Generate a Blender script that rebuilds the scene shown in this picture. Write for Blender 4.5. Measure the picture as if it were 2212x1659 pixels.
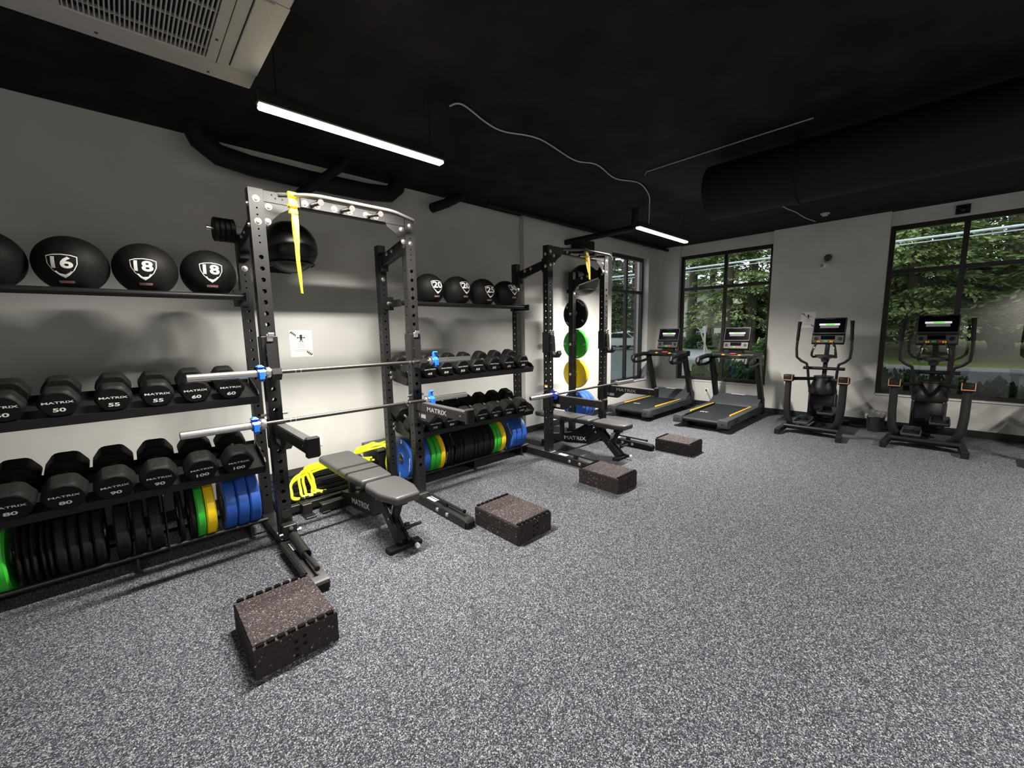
import bpy, bmesh, math, random
from mathutils import Vector, Matrix, Quaternion
R = math.radians
random.seed(7)
sc = bpy.context.scene
for o in list(bpy.data.objects): bpy.data.objects.remove(o)
C = sc.collection

# ------------------------------------------------------------------ camera
CAM_H = 1.607
yaw, pitch, roll = R(46.8475), R(7.4512), R(-0.9701)
fw = Vector((math.cos(yaw)*math.cos(pitch), math.sin(yaw)*math.cos(pitch), -math.sin(pitch)))
rt = Vector((math.sin(yaw), -math.cos(yaw), 0)); up = rt.cross(fw)
rt2 = rt*math.cos(roll)+up*math.sin(roll); up2 = up*math.cos(roll)-rt*math.sin(roll)
cd = bpy.data.cameras.new('camera'); cam = bpy.data.objects.new('camera', cd); C.objects.link(cam)
cam.matrix_world = Matrix(((rt2.x, up2.x, -fw.x, 0), (rt2.y, up2.y, -fw.y, 0), (rt2.z, up2.z, -fw.z, CAM_H), (0, 0, 0, 1)))
cd.sensor_fit = 'HORIZONTAL'; cd.sensor_width = 36.0; cd.lens = 36.0*882.485/2212.0
cd.clip_start = 0.05; cd.clip_end = 300
sc.camera = cam

# ------------------------------------------------------------------ world (overcast daylight) and exposure
w = bpy.data.worlds.new('overcast_sky'); sc.world = w; w.use_nodes = True
bg = w.node_tree.nodes['Background']; bg.inputs[0].default_value = (0.90, 0.95, 1.0, 1); bg.inputs[1].default_value = 1.9
sc.view_settings.view_transform = 'Standard'; sc.view_settings.look = 'None'
sc.view_settings.exposure = 0.0; sc.view_settings.gamma = 1.0; sc.view_settings.use_curve_mapping = False
try:
    sc.cycles.use_denoising = True
    sc.cycles.max_bounces = 5; sc.cycles.diffuse_bounces = 3; sc.cycles.glossy_bounces = 2; sc.cycles.transmission_bounces = 2; sc.cycles.transparent_max_bounces = 6
    sc.cycles.use_adaptive_sampling = True; sc.cycles.adaptive_threshold = 0.05; sc.cycles.caustics_reflective = False; sc.cycles.caustics_refractive = False
    sc.cycles.sample_clamp_indirect = 6.0
except Exception: pass
LAMP_W = 215.0            # watts of each linear pendant
LAMP_COL = (1.0, 0.945, 0.86)
LAMP_SPREAD = R(143)

# ------------------------------------------------------------------ materials
def mat(name, col, rough=0.5, metal=0.0, spec=0.5, emit=None, es=0.0, coat=0.0):
    m = bpy.data.materials.new(name); m.use_nodes = True
    b = m.node_tree.nodes['Principled BSDF']
    b.inputs['Base Color'].default_value = (*col, 1); b.inputs['Roughness'].default_value = rough
    b.inputs['Metallic'].default_value = metal; b.inputs['Specular IOR Level'].default_value = spec
    if coat: b.inputs['Coat Weight'].default_value = coat
    if emit:
        m.cycles.emission_sampling = 'NONE'
        b.inputs['Emission Color'].default_value = (*emit, 1); b.inputs['Emission Strength'].default_value = es
    return m
def nodes(m): return m.node_tree.nodes, m.node_tree.links, m.node_tree.nodes['Principled BSDF']
def add_noise(m, scale, c1, c2, lo=0.35, hi=0.65, detail=3, bump=0.0, bscale=None, vor=False):
    n, l, b = nodes(m)
    tc = n.new('ShaderNodeTexCoord'); t = n.new('ShaderNodeTexVoronoi' if vor else 'ShaderNodeTexNoise')
    t.inputs['Scale'].default_value = scale
    if not vor: t.inputs['Detail'].default_value = detail
    l.new(tc.outputs['Object'], t.inputs['Vector'])
    r = n.new('ShaderNodeValToRGB'); e = r.color_ramp.elements
    e[0].position = lo; e[0].color = (*c1, 1); e[1].position = hi; e[1].color = (*c2, 1)
    l.new(t.outputs['Color' if vor else 'Fac'], r.inputs[0]); l.new(r.outputs[0], b.inputs['Base Color'])
    if bump:
        t2 = n.new('ShaderNodeTexNoise'); t2.inputs['Scale'].default_value = bscale or scale*2; l.new(tc.outputs['Object'], t2.inputs['Vector'])
        bp = n.new('ShaderNodeBump'); bp.inputs['Strength'].default_value = bump; bp.inputs['Distance'].default_value = 0.003
        l.new(t2.outputs['Fac'], bp.inputs['Height']); l.new(bp.outputs[0], b.inputs['Normal'])
    return m
def speckle(name, scale, stops, rough=0.85, red=None):
    m = mat(name, (0.1, 0.1, 0.1), rough, spec=0.25); n, l, b = nodes(m)
    tc = n.new('ShaderNodeTexCoord')
    nz = n.new('ShaderNodeTexNoise'); nz.inputs['Scale'].default_value = scale*0.7; nz.inputs['Detail'].default_value = 2
    l.new(tc.outputs['Object'], nz.inputs['Vector'])
    mx = n.new('ShaderNodeMix'); mx.data_type = 'VECTOR'; mx.inputs[0].default_value = 0.012
    l.new(tc.outputs['Object'], mx.inputs[4]); l.new(nz.outputs['Color'], mx.inputs[5])
    v = n.new('ShaderNodeTexVoronoi'); v.inputs['Scale'].default_value = scale; l.new(mx.outputs[1], v.inputs['Vector'])
    s = n.new('ShaderNodeSeparateColor'); l.new(v.outputs['Color'], s.inputs[0])
    r = n.new('ShaderNodeValToRGB'); r.color_ramp.interpolation = 'CONSTANT'
    e = r.color_ramp.elements
    while len(e) < len(stops): e.new(0.5)
    for q, (p, c) in zip(e, stops): q.position = p; q.color = (*c, 1)
    l.new(s.outputs[0], r.inputs[0]); l.new(r.outputs[0], b.inputs['Base Color'])
    bp = n.new('ShaderNodeBump'); bp.inputs['Strength'].default_value = 0.35; bp.inputs['Distance'].default_value = 0.002
    l.new(v.outputs['Distance'], bp.inputs['Height']); l.new(bp.outputs[0], b.inputs['Normal'])
    return m

M = {}
M['floor'] = speckle('speckled_rubber', 275, [(0, (0.010, 0.0115, 0.0155)), (0.42, (0.026, 0.030, 0.042)), (0.60, (0.064, 0.072, 0.095)), (0.76, (0.165, 0.172, 0.195)), (0.90, (0.30, 0.30, 0.305))])
M['wall'] = add_noise(mat('grey_wall_paint', (0.5, 0.5, 0.48), 0.6, spec=0.3), 2.0, (0.55, 0.55, 0.535), (0.61, 0.61, 0.595), bump=0.08, bscale=240)
M['ceiling'] = add_noise(mat('black_ceiling_paint', (0.012, 0.011, 0.013), 0.8, spec=0.15), 3.0, (0.008, 0.007, 0.009), (0.018, 0.016, 0.018))
M['black_pipe'] = mat('black_pipe_paint', (0.010, 0.010, 0.012), 0.65, spec=0.2)
M['base'] = mat('black_vinyl_base', (0.012, 0.012, 0.013), 0.5)
M['sill'] = mat('white_sill', (0.72, 0.73, 0.74), 0.4)
M['frame'] = mat('dark_bronze_frame', (0.012, 0.010, 0.010), 0.4)
M['steel'] = add_noise(mat('black_powder_coat', (0.014, 0.014, 0.015), 0.42, spec=0.35), 400, (0.007, 0.007, 0.008), (0.014, 0.0135, 0.0135), bump=0.12, bscale=900)
M['satin'] = mat('satin_grey_bar', (0.10, 0.095, 0.09), 0.32, metal=0.6)
M['inner'] = mat('tube_inside', (0.003, 0.003, 0.003), 0.9)
M['chrome'] = mat('chrome', (0.72, 0.72, 0.71), 0.30, metal=1.0)
M['zinc'] = mat('zinc_bolt', (0.75, 0.74, 0.70), 0.30, metal=1.0)
M['shaft'] = mat('dark_bar_shaft', (0.10, 0.092, 0.082), 0.36, metal=0.85)
M['rubber'] = add_noise(mat('black_rubber', (0.016, 0.016, 0.016), 0.6, spec=0.18), 60, (0.006, 0.006, 0.006), (0.011, 0.0105, 0.010))
M['rubber2'] = mat('worn_black_rubber', (0.018, 0.017, 0.016), 0.7, spec=0.2)
M['face'] = mat('dumbbell_end_disc', (0.005, 0.005, 0.0055), 0.5, spec=0.2)
M['white'] = mat('white_print', (0.80, 0.80, 0.78), 0.6)
M['greyprint'] = mat('grey_print', (0.30, 0.30, 0.30), 0.6)
M['number'] = mat('laser_cut_number', (0.002, 0.002, 0.002), 0.9)
M['gold'] = mat('gold_print', (0.45, 0.36, 0.16), 0.5)
M['redpatch'] = mat('faded_red_patch', (0.42, 0.22, 0.20), 0.7)
M['blue'] = mat('blue_bumper', (0.022, 0.095, 0.44), 0.45)
M['green'] = mat('green_bumper', (0.035, 0.46, 0.035), 0.45)
M['yellow'] = mat('yellow_bumper', (0.92, 0.64, 0.008), 0.45)
M['clip'] = mat('blue_plastic_clip', (0.02, 0.16, 0.72), 0.35)
M['clip2'] = mat('navy_plastic_clip', (0.02, 0.05, 0.38), 0.35)
M['strap'] = add_noise(mat('yellow_strap', (0.85, 0.62, 0.0), 0.6), 120, (0.82, 0.58, 0.0), (0.92, 0.70, 0.01))
M['cord'] = mat('lime_yellow_cord', (0.72, 0.80, 0.010), 0.45)
M['vinyl'] = add_noise(mat('grey_vinyl', (0.055, 0.053, 0.052), 0.42, spec=0.5), 500, (0.042, 0.042, 0.043), (0.054, 0.054, 0.055), bump=0.1, bscale=700)
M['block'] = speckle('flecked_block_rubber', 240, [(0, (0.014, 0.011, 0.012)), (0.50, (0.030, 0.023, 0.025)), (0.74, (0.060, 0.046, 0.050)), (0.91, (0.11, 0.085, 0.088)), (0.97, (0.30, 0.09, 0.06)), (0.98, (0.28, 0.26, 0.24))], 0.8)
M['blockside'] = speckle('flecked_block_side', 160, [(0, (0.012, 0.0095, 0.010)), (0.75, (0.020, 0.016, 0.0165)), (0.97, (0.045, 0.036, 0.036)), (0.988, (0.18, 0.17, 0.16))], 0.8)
M['tooth'] = mat('black_rubber_tooth', (0.004, 0.0035, 0.004), 0.9, spec=0.1)
M['acwhite'] = mat('off_white_plastic', (0.46, 0.445, 0.42), 0.45)
M['ballskin'] = mat('exercise_ball_skin', (0.012, 0.012, 0.012), 0.33, spec=0.5)
M['acdark'] = mat('filter_mesh', (0.020, 0.020, 0.035), 0.8)
M['paper'] = mat('white_paper', (0.82, 0.82, 0.80), 0.8)
M['ink'] = mat('dark_ink', (0.03, 0.025, 0.03), 0.8)
M['inkpale'] = mat('pale_ink', (0.40, 0.38, 0.36), 0.8)
M['plate'] = mat('white_cover_plate', (0.80, 0.80, 0.78), 0.4)
M['tmgrey'] = mat('slate_grey_plastic', (0.036, 0.041, 0.048), 0.45, spec=0.35)
M['tmblack'] = mat('black_plastic', (0.007, 0.007, 0.008), 0.42, spec=0.3)
M['belt'] = mat('running_belt', (0.012, 0.0135, 0.016), 0.6, spec=0.25)
M['stripe'] = mat('orange_yellow_stripe', (0.80, 0.42, 0.015), 0.5)
M['copper'] = mat('copper_trim', (0.75, 0.40, 0.18), 0.35, metal=0.6)
M['screen'] = mat('dark_screen_glass', (0.004, 0.003, 0.006), 0.12)
M['scr_white'] = mat('lit_screen_band', (0.6, 0.6, 0.6), 0.5, emit=(0.75, 0.78, 0.75), es=0.75)
M['scr_green'] = mat('lit_screen_green', (0.1, 0.5, 0.1), 0.5, emit=(0.20, 0.90, 0.12), es=0.8)
M['scr_dim'] = mat('lit_screen_dim', (0.1, 0.1, 0.1), 0.5, emit=(0.16, 0.14, 0.16), es=0.6)
M['key_green'] = mat('green_key', (0.04, 0.42, 0.12), 0.5)
M['key_red'] = mat('red_key', (0.60, 0.05, 0.05), 0.5)
M['key_amber'] = mat('amber_button', (0.80, 0.42, 0.02), 0.4)
M['padgrey'] = mat('console_grey_panel', (0.085, 0.080, 0.076), 0.4, metal=0.3)
M['bin'] = mat('charcoal_bin', (0.016, 0.016, 0.017), 0.55)
M['bag'] = mat('translucent_bag', (0.30, 0.30, 0.29), 0.3); M['bag'].node_tree.nodes['Principled BSDF'].inputs['Alpha'].default_value = 0.45
M['whitecable'] = mat('pale_cable', (0.55, 0.53, 0.50), 0.5)
M['lampbody'] = mat('black_lamp_housing', (0.015, 0.015, 0.015), 0.4)
M['diffuser'] = mat('lamp_diffuser', (0.9, 0.85, 0.8), 0.5, emit=(1.0, 0.90, 0.74), es=14.0)
M['amberlabel'] = mat('yellow_warning_label', (0.85, 0.62, 0.05), 0.5)
M['knob'] = mat('pale_plastic_knob', (0.75, 0.73, 0.68), 0.4)
# exterior
M['asphalt'] = add_noise(mat('wet_asphalt', (0.10, 0.11, 0.12), 0.35), 6, (0.10, 0.115, 0.12), (0.17, 0.19, 0.20))
M['grass'] = add_noise(mat('lawn_grass', (0.12, 0.2, 0.03), 0.9), 9, (0.16, 0.24, 0.04), (0.36, 0.46, 0.09))
M['soil'] = add_noise(mat('bark_mulch', (0.06, 0.045, 0.03), 0.9), 14, (0.035, 0.028, 0.02), (0.10, 0.075, 0.05))
M['path'] = mat('concrete_path', (0.42, 0.43, 0.44), 0.7)
M['bark'] = add_noise(mat('fir_bark', (0.10, 0.08, 0.065), 0.9), 12, (0.055, 0.042, 0.035), (0.16, 0.13, 0.11))
M['needle'] = add_noise(mat('fir_needles', (0.05, 0.12, 0.04), 0.8), 3.0, (0.10, 0.155, 0.050), (0.40, 0.49, 0.19))
M['needle2'] = add_noise(mat('dark_fir_needles', (0.03, 0.07, 0.03), 0.8), 2.5, (0.040, 0.072, 0.034), (0.16, 0.22, 0.095))
M['shrub'] = add_noise(mat('shrub_leaves', (0.05, 0.11, 0.04), 0.5), 5.0, (0.030, 0.075, 0.030), (0.13, 0.23, 0.08))
M['brick'] = mat('red_brick', (0.15, 0.085, 0.075), 0.85)
M['mortar'] = mat('grey_mortar', (0.22, 0.20, 0.19), 0.9)
M['carwhite'] = mat('white_car_paint', (0.75, 0.78, 0.80), 0.25, coat=0.5)
M['carglass'] = mat('car_glass', (0.02, 0.025, 0.03), 0.1)
M['tyre'] = mat('tyre', (0.012, 0.012, 0.012), 0.8)
M['house'] = mat('cream_siding', (0.62, 0.58, 0.50), 0.7)
M['roofing'] = mat('grey_roof', (0.12, 0.12, 0.13), 0.8)
M['wire'] = mat('pale_overhead_wire', (0.62, 0.70, 0.74), 0.5)
M['postmetal'] = mat('galvanised_post', (0.45, 0.48, 0.50), 0.5, metal=0.5)
M['stick'] = mat('pale_timber_stake', (0.55, 0.50, 0.34), 0.8)
def glass(name, tint, refl):
    m = bpy.data.materials.new(name); m.use_nodes = True; n = m.node_tree.nodes; l = m.node_tree.links
    n.remove(n['Principled BSDF']); out = n['Material Output']
    t = n.new('ShaderNodeBsdfTransparent'); t.inputs[0].default_value = (*tint, 1)
    g = n.new('ShaderNodeBsdfGlossy'); g.inputs['Roughness'].default_value = 0.0
    fr = n.new('ShaderNodeFresnel'); fr.inputs[0].default_value = refl
    mx = n.new('ShaderNodeMixShader'); l.new(fr.outputs[0], mx.inputs[0]); l.new(t.outputs[0], mx.inputs[1]); l.new(g.outputs[0], mx.inputs[2])
    l.new(mx.outputs[0], out.inputs[0]); return m
M['glass_clear'] = glass('clear_glass', (0.90, 0.93, 0.92), 1.35)
M['glass_tint'] = glass('tinted_glass', (0.56, 0.61, 0.59), 1.6)
M['glass_dark'] = glass('dark_tinted_glass', (0.34, 0.37, 0.34), 1.75)
M['glass_light'] = glass('lightly_tinted_glass', (0.74, 0.78, 0.76), 1.5)

# ------------------------------------------------------------------ mesh builder
def frame_to(d):
    d = Vector(d).normalized(); return d.to_track_quat('Z', 'Y').to_matrix()
class MB:
    def __init__(s): s.v = []; s.f = []
    def add(s, vs, fs, T=None):
        o = len(s.v)
        for p in vs:
            p = Vector(p)
            if T is not None: p = T @ p
            s.v.append(tuple(p))
        s.f += [tuple(i+o for i in q) for q in fs]; return s
    def box(s, x0, x1, y0, y1, z0, z1, bev=0.0, T=None, seg=1):
        bm = bmesh.new(); bmesh.ops.create_cube(bm, size=1)
        bmesh.ops.scale(bm, vec=(abs(x1-x0), abs(y1-y0), abs(z1-z0)), verts=bm.verts)
        if bev > 0: bmesh.ops.bevel(bm, geom=list(bm.edges), offset=bev, segments=seg, affect='EDGES', profile=0.5)
        bmesh.ops.translate(bm, vec=((x0+x1)/2, (y0+y1)/2, (z0+z1)/2), verts=bm.verts)
        bm.verts.index_update(); vs = [v.co.copy() for v in bm.verts]; fs = [[v.index for v in f.verts] for f in bm.faces]; bm.free()
        return s.add(vs, fs, T)
    def beam(s, a, b, wx, wz, bev=0.0, upv=(0, 0, 1)):
        a = Vector(a); b = Vector(b); d = (b-a); L = d.length; d.normalize(); u = Vector(upv)
        x = d.cross(u).normalized(); u = x.cross(d)
        T = Matrix(((x.x, d.x, u.x, a.x), (x.y, d.y, u.y, a.y), (x.z, d.z, u.z, a.z), (0, 0, 0, 1)))
        return s.box(-wx/2, wx/2, 0, L, -wz/2, wz/2, bev, T)
    def cyl(s, a, b, r, n=16, r2=None, caps=True):
        a = Vector(a); b = Vector(b); m = frame_to(b-a); r2 = r if r2 is None else r2
        vs = []; fs = []
        for i in range(n):
            t = 2*math.pi*i/n; e = m @ Vector((math.cos(t), math.sin(t), 0)); vs += [a+e*r, b+e*r2]
        for i in range(n):
            j = (i+1) % n; fs.append((2*i, 2*j, 2*j+1, 2*i+1))
        if caps: fs += [tuple(2*i for i in reversed(range(n))), tuple(2*i+1 for i in range(n))]
        return s.add(vs, fs)
    def tube(s, pts, r, n=10, caps=True, flat=None):
        pts = [Vector(p) for p in pts]; k = len(pts)
        tg = [((pts[min(i+1, k-1)]-pts[max(i-1, 0)]).normalized()) for i in range(k)]
        q = frame_to(tg[0]); nx = q @ Vector((1, 0, 0)); vs = []; fs = []
        for i in range(k):
            nx = (nx - tg[i]*nx.dot(tg[i])).normalized(); ny = tg[i].cross(nx)
            rr = r[i] if isinstance(r, (list, tuple)) else r
            for j in range(n):
                t = 2*math.pi*j/n; vs.append(pts[i]+(nx*math.cos(t)+ny*math.sin(t)*(flat or 1))*rr)
        for i in range(k-1):
            for j in range(n):
                b = (j+1) % n; fs.append((i*n+j, i*n+b, (i+1)*n+b, (i+1)*n+j))
        if caps: fs += [tuple(reversed(range(n))), tuple((k-1)*n+j for j in range(n))]
        return s.add(vs, fs)
    def lathe(s, prof, o=(0, 0, 0), ax=(0, 0, 1), n=24, rot=0.0, closed=False):
        o = Vector(o); m = frame_to(ax); vs = []; fs = []; k = len(prof)
        for (r, h) in prof:
            for i in range(n):
                t = 2*math.pi*i/n+rot; vs.append(o+m @ Vector((r*math.cos(t), r*math.sin(t), h)))
        for a in range(k if closed else k-1):
            b = (a+1) % k
            for i in range(n):
                j = (i+1) % n; fs.append((a*n+i, a*n+j, b*n+j, b*n+i))
        if not closed:
            if prof[0][0] > 1e-6: fs.append(tuple(reversed(range(n))))
            if prof[-1][0] > 1e-6: fs.append(tuple((k-1)*n+i for i in range(n)))
        return s.add(vs, fs)
    def prism(s, poly, plane, t0, t1, T=None):
        n = len(poly)
        def P(a, b, t): return {'xz': (a, t, b), 'yz': (t, a, b), 'xy': (a, b, t)}[plane]
        vs = [P(a, b, t0) for a, b in poly]+[P(a, b, t1) for a, b in poly]
        fs = [tuple(range(n)), tuple(reversed(range(n, 2*n)))]+[(i, (i+1) % n, n+(i+1) % n, n+i) for i in range(n)]
        return s.add(vs, fs, T)
    def ball(s, c, r, u=32, v=20, sz=1.0):
        c = Vector(c); vs = [c+Vector((0, 0, r*sz))]; fs = []
        for i in range(1, v):
            a = math.pi*i/v
            for j in range(u):
                t = 2*math.pi*j/u; vs.append(c+Vector((r*math.sin(a)*math.cos(t), r*math.sin(a)*math.sin(t), r*sz*math.cos(a))))
        vs.append(c-Vector((0, 0, r*sz))); L = len(vs)-1
        for j in range(u):
            k = (j+1) % u; fs.append((0, 1+j, 1+k)); fs.append((L, L-u+k, L-u+j))
            for i in range(v-2): fs.append((1+i*u+j, 1+(i+1)*u+j, 1+(i+1)*u+k, 1+i*u+k))
        return s.add(vs, fs)
    def mesh(s, name, smooth=True, ang=35):
        me = bpy.data.meshes.new(name); me.from_pydata(s.v, [], s.f)
        bm = bmesh.new(); bm.from_mesh(me); bmesh.ops.recalc_face_normals(bm, faces=bm.faces); bm.to_mesh(me); bm.free()
        if smooth and len(me.polygons):
            me.polygons.foreach_set('use_smooth', [True]*len(me.polygons)); me.set_sharp_from_angle(angle=R(ang))
        return me

def ob(name, mb, m, parent=None, loc=None, rot=None, smooth=True, ang=35):
    me = mb.mesh(name, smooth, ang) if isinstance(mb, MB) else mb
    if m is not None and not me.materials: me.materials.append(M[m] if isinstance(m, str) else m)
    o = bpy.data.objects.new(name, me); C.objects.link(o)
    if parent: o.parent = parent
    if loc is not None: o.location = loc
    if rot is not None: o.rotation_euler = rot
    return o
def tag(o, label, cat, group=None):
    o['label'] = label; o['category'] = cat
    if group: o['group'] = group
    return o
def thing(name, label, cat, loc=(0, 0, 0), group=None, rotz=0.0):
    o = bpy.data.objects.new(name, None); C.objects.link(o); o.location = loc; o.rotation_euler = (0, 0, rotz)
    o.empty_display_size = 0.1
    return tag(o, label, cat, group)
def struct(name, mb, m, parent=None, **k):
    o = ob(name, mb, m, parent, **k)
    if not parent: o['kind'] = 'structure'
    return o
def dup(root, loc=None, rotz=None, label=None, group=None):
    r = root.copy(); C.objects.link(r)
    if loc is not None: r.location = loc
    if rotz is not None: r.rotation_euler = (0, 0, rotz)
    if label: r['label'] = label
    if group: r['group'] = group
    for ch in list(root.children):
        c = ch.copy(); C.objects.link(c); c.parent = r
        for g in list(ch.children):
            d = g.copy(); C.objects.link(d); d.parent = c
    return r
_txt = {}
def text_geo(s, size=1.0, sx=1.0, bold=0.0):
    """lettering outline as (verts, faces) in the xy plane, centred on the origin, cap height about size"""
    k = (s, bold)
    if k not in _txt:
        cu = bpy.data.curves.new('lettering', 'FONT'); cu.body = s; cu.size = 1.0; cu.align_x = 'CENTER'; cu.align_y = 'CENTER'
        cu.offset = bold; cu.resolution_u = 3
        o = bpy.data.objects.new('lettering', cu); C.objects.link(o)
        dg = bpy.context.evaluated_depsgraph_get(); e = o.evaluated_get(dg); me = e.to_mesh()
        vs = [v.co.copy() for v in me.vertices]; fs = [tuple(p.vertices) for p in me.polygons]
        e.to_mesh_clear(); bpy.data.objects.remove(o); bpy.data.curves.remove(cu)
        if vs:
            x0 = min(v.x for v in vs); x1 = max(v.x for v in vs); y0 = min(v.y for v in vs); y1 = max(v.y for v in vs)
            vs = [Vector((v.x-(x0+x1)/2, v.y-(y0+y1)/2, 0)) for v in vs]
            hh = y1-y0
        _txt[k] = (vs, fs, hh)
    vs, fs, hh = _txt[k]; a = size/hh
    return [Vector((v.x*a*sx, v.y*a, 0)) for v in vs], fs
def text(mb, s, T, size, sx=1.45, bold=0.012):
    vs, fs = text_geo(s, size, sx, bold); mb.add(vs, fs, T); return mb
def T_face(o, xdir, ydir):
    x = Vector(xdir).normalized(); y = Vector(ydir).normalized(); z = x.cross(y); o = Vector(o)
    return Matrix(((x.x, y.x, z.x, o.x), (x.y, y.y, z.y, o.y), (x.z, y.z, z.z, o.z), (0, 0, 0, 1)))
ORD = ['first', 'second', 'third', 'fourth', 'fifth', 'sixth', 'seventh', 'eighth', 'ninth', 'tenth', 'eleventh', 'twelfth', 'thirteenth', 'fourteenth', 'fifteenth', 'sixteenth', 'seventeenth', 'eighteenth', 'nineteenth', 'twentieth', 'twenty-first', 'twenty-second']

# ================================================================== ROOM SHELL
XW, YW, YP, ZC = 8.59, 4.53, 4.44, 3.29
X0, Y0 = -3.2, -4.6
struct('floor', MB().box(X0-.2, XW+.2, Y0-.2, YW+.25, -.12, 0), 'floor')
struct('ceiling', MB().box(X0-.2, XW+.3, Y0-.2, YW+.25, ZC, ZC+.2), 'ceiling')
wl = MB().box(X0-.2, 4.45, YW, YW+.2, 0, ZC).box(4.45, 5.32, YP, YW+.2, 0, ZC)
wl.box(5.32, 6.82, 4.46, YW+.2, 0, ZC).box(8.20, XW+.2, 4.46, YW+.2, 0, ZC).box(6.82, 8.20, 4.46, YW+.2, 0, .50).box(6.82, 8.20, 4.46, YW+.2, 3.07, ZC)
struct('wall_left', wl, 'wall', smooth=False)
wb = MB().box(XW, XW+.2, Y0-.2, 4.46, 0, .50)
for a, b in ((3.98, 4.46), (.74, 2.28), (Y0-.2, -.84)): wb.box(XW, XW+.2, a, b, .50, ZC)
for a, b in ((2.28, 3.98), (-.84, .74)): wb.box(XW+.07, XW+.2, a, b, 3.08, ZC)
struct('wall_back', wb, 'wall', smooth=False)
struct('wall_right', MB().box(X0-.2, XW+.2, Y0-.2, Y0, 0, ZC), 'wall', smooth=False)
struct('wall_front', MB().box(X0-.2, X0, Y0, YW, 0, ZC), 'wall', smooth=False)
struct('baseboard_left', MB().box(X0, 4.45, YW-.012, YW, 0, .1).box(4.44, 5.33, YP-.012, YP, 0, .1).box(5.33, XW, 4.448, 4.46, 0, .1), 'base', smooth=False)
struct('baseboard_back', MB().box(XW-.012, XW, Y0, 4.448, 0, .1), 'base', smooth=False)
struct('trim_1', MB().box(XW-.015, XW+.12, 2.29, 3.97, .50, .52, .004), 'sill')
struct('trim_2', MB().box(XW-.015, XW+.12, -.83, .73, .50, .52, .004), 'sill')
struct('trim_3', MB().box(6.83, 8.19, 4.445, 4.57, .50, .52, .004), 'sill')

def window(n, a0, a1, am, z0, z1, zr, along, pos, tint_low):
    """along 'y': opening in the back wall (plane x=pos); along 'x': opening in the left wall (plane y=pos)"""
    fwid, d = .06, .07
    def bx(mb, p0, p1, q0, q1, t0=0.0, t1=d):
        return mb.box(pos+t0, pos+t1, p0, p1, q0, q1, .004) if along == 'y' else mb.box(p0, p1, pos+t0, pos+t1, q0, q1, .004)
    root = struct('window_%d' % n, bx(bx(bx(bx(MB(), a0, a0+fwid, z0, z1), a1-fwid, a1, z0, z1), a0+fwid, a1-fwid, z0, z0+fwid), a0+fwid, a1-fwid, z1-fwid-.01, z1), 'frame')
    ob('mullion', bx(MB(), am-fwid/2, am+fwid/2, z0+fwid, z1-fwid-.01, .003, d-.003), 'frame', root)
    ob('rail', bx(bx(MB(), a0+fwid, am-fwid/2, zr-.03, zr+.03, .003, d-.003), am+fwid/2, a1-fwid, zr-.03, zr+.03, .003, d-.003), 'frame', root)
    for (p0, p1) in ((a0+fwid, am-fwid/2), (am+fwid/2, a1-fwid)):
        for (q0, q1, g) in ((z0+fwid, zr-.03, tint_low), (zr+.03, z1-fwid-.01, 'glass_clear')):
            mb = MB()
            if along == 'y': mb.add([(pos+.035, p0, q0), (pos+.035, p1, q0), (pos+.035, p1, q1), (pos+.035, p0, q1)], [(0, 1, 2, 3)])
            else: mb.add([(p0, pos+.035, q0), (p1, pos+.035, q0), (p1, pos+.035, q1), (p0, pos+.035, q1)], [(0, 1, 2, 3)])
            ob('pane', mb, g, root)
    return root
window(1, 6.82, 8.20, 7.56, .52, 3.07, 2.36, 'x', 4.58, 'glass_tint')
window(2, 2.28, 3.98, 3.10, .52, 3.08, 2.40, 'y', 8.68, 'glass_light')
window(3, -.84, .74, -.05, .52, 3.08, 2.40, 'y', 8.68, 'glass_dark')

# ================================================================== LAMPS
def lamp(x0, x1, y, z, label, rot=False):
    L = x1-x0; t = thing('linear_pendant_lamp', label, 'lamp', ((x0+x1)/2, y, z), 'linear pendant lamps')
    ob('housing', MB().box(-L/2-.01, L/2+.01, -.036, .036, .022, .085, .006), 'lampbody', t)
    ob('diffuser', MB().box(-L/2, L/2, -.030, .030, 0, .0215, .006), 'diffuser', t)
    for q in (-.42, .42): ob('suspension_cable', MB().cyl((q*L, 0, .085), (q*L, 0, ZC-z), .003, 6), 'black_pipe', t)
    ld = bpy.data.lights.new('lamp_light', 'AREA'); ld.shape = 'RECTANGLE'; ld.size = L; ld.size_y = .06; ld.energy = LAMP_W*L/1.25; ld.color = LAMP_COL; ld.spread = LAMP_SPREAD
    lo = bpy.data.objects.new('lamp_light', ld); C.objects.link(lo); lo.parent = t; lo.location = (0, 0, -.004)
    return t
lamp(.675, 1.890, 2.756, 2.866, 'glowing linear pendant lamp above the near power rack')
lamp(4.885, 6.285, 2.825, 2.866, 'glowing linear pendant lamp near the corner windows')
lamp(.675, 1.915, -1.85, 2.866, 'linear pendant lamp hanging behind the photographer on the right')
lamp(4.885, 6.285, -2.40, 2.866, 'linear pendant lamp in front of the elliptical trainers, right of view')
lamp(-2.75, -1.51, -1.85, 2.866, 'linear pendant lamp behind the photographer, farthest from the windows')

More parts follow.
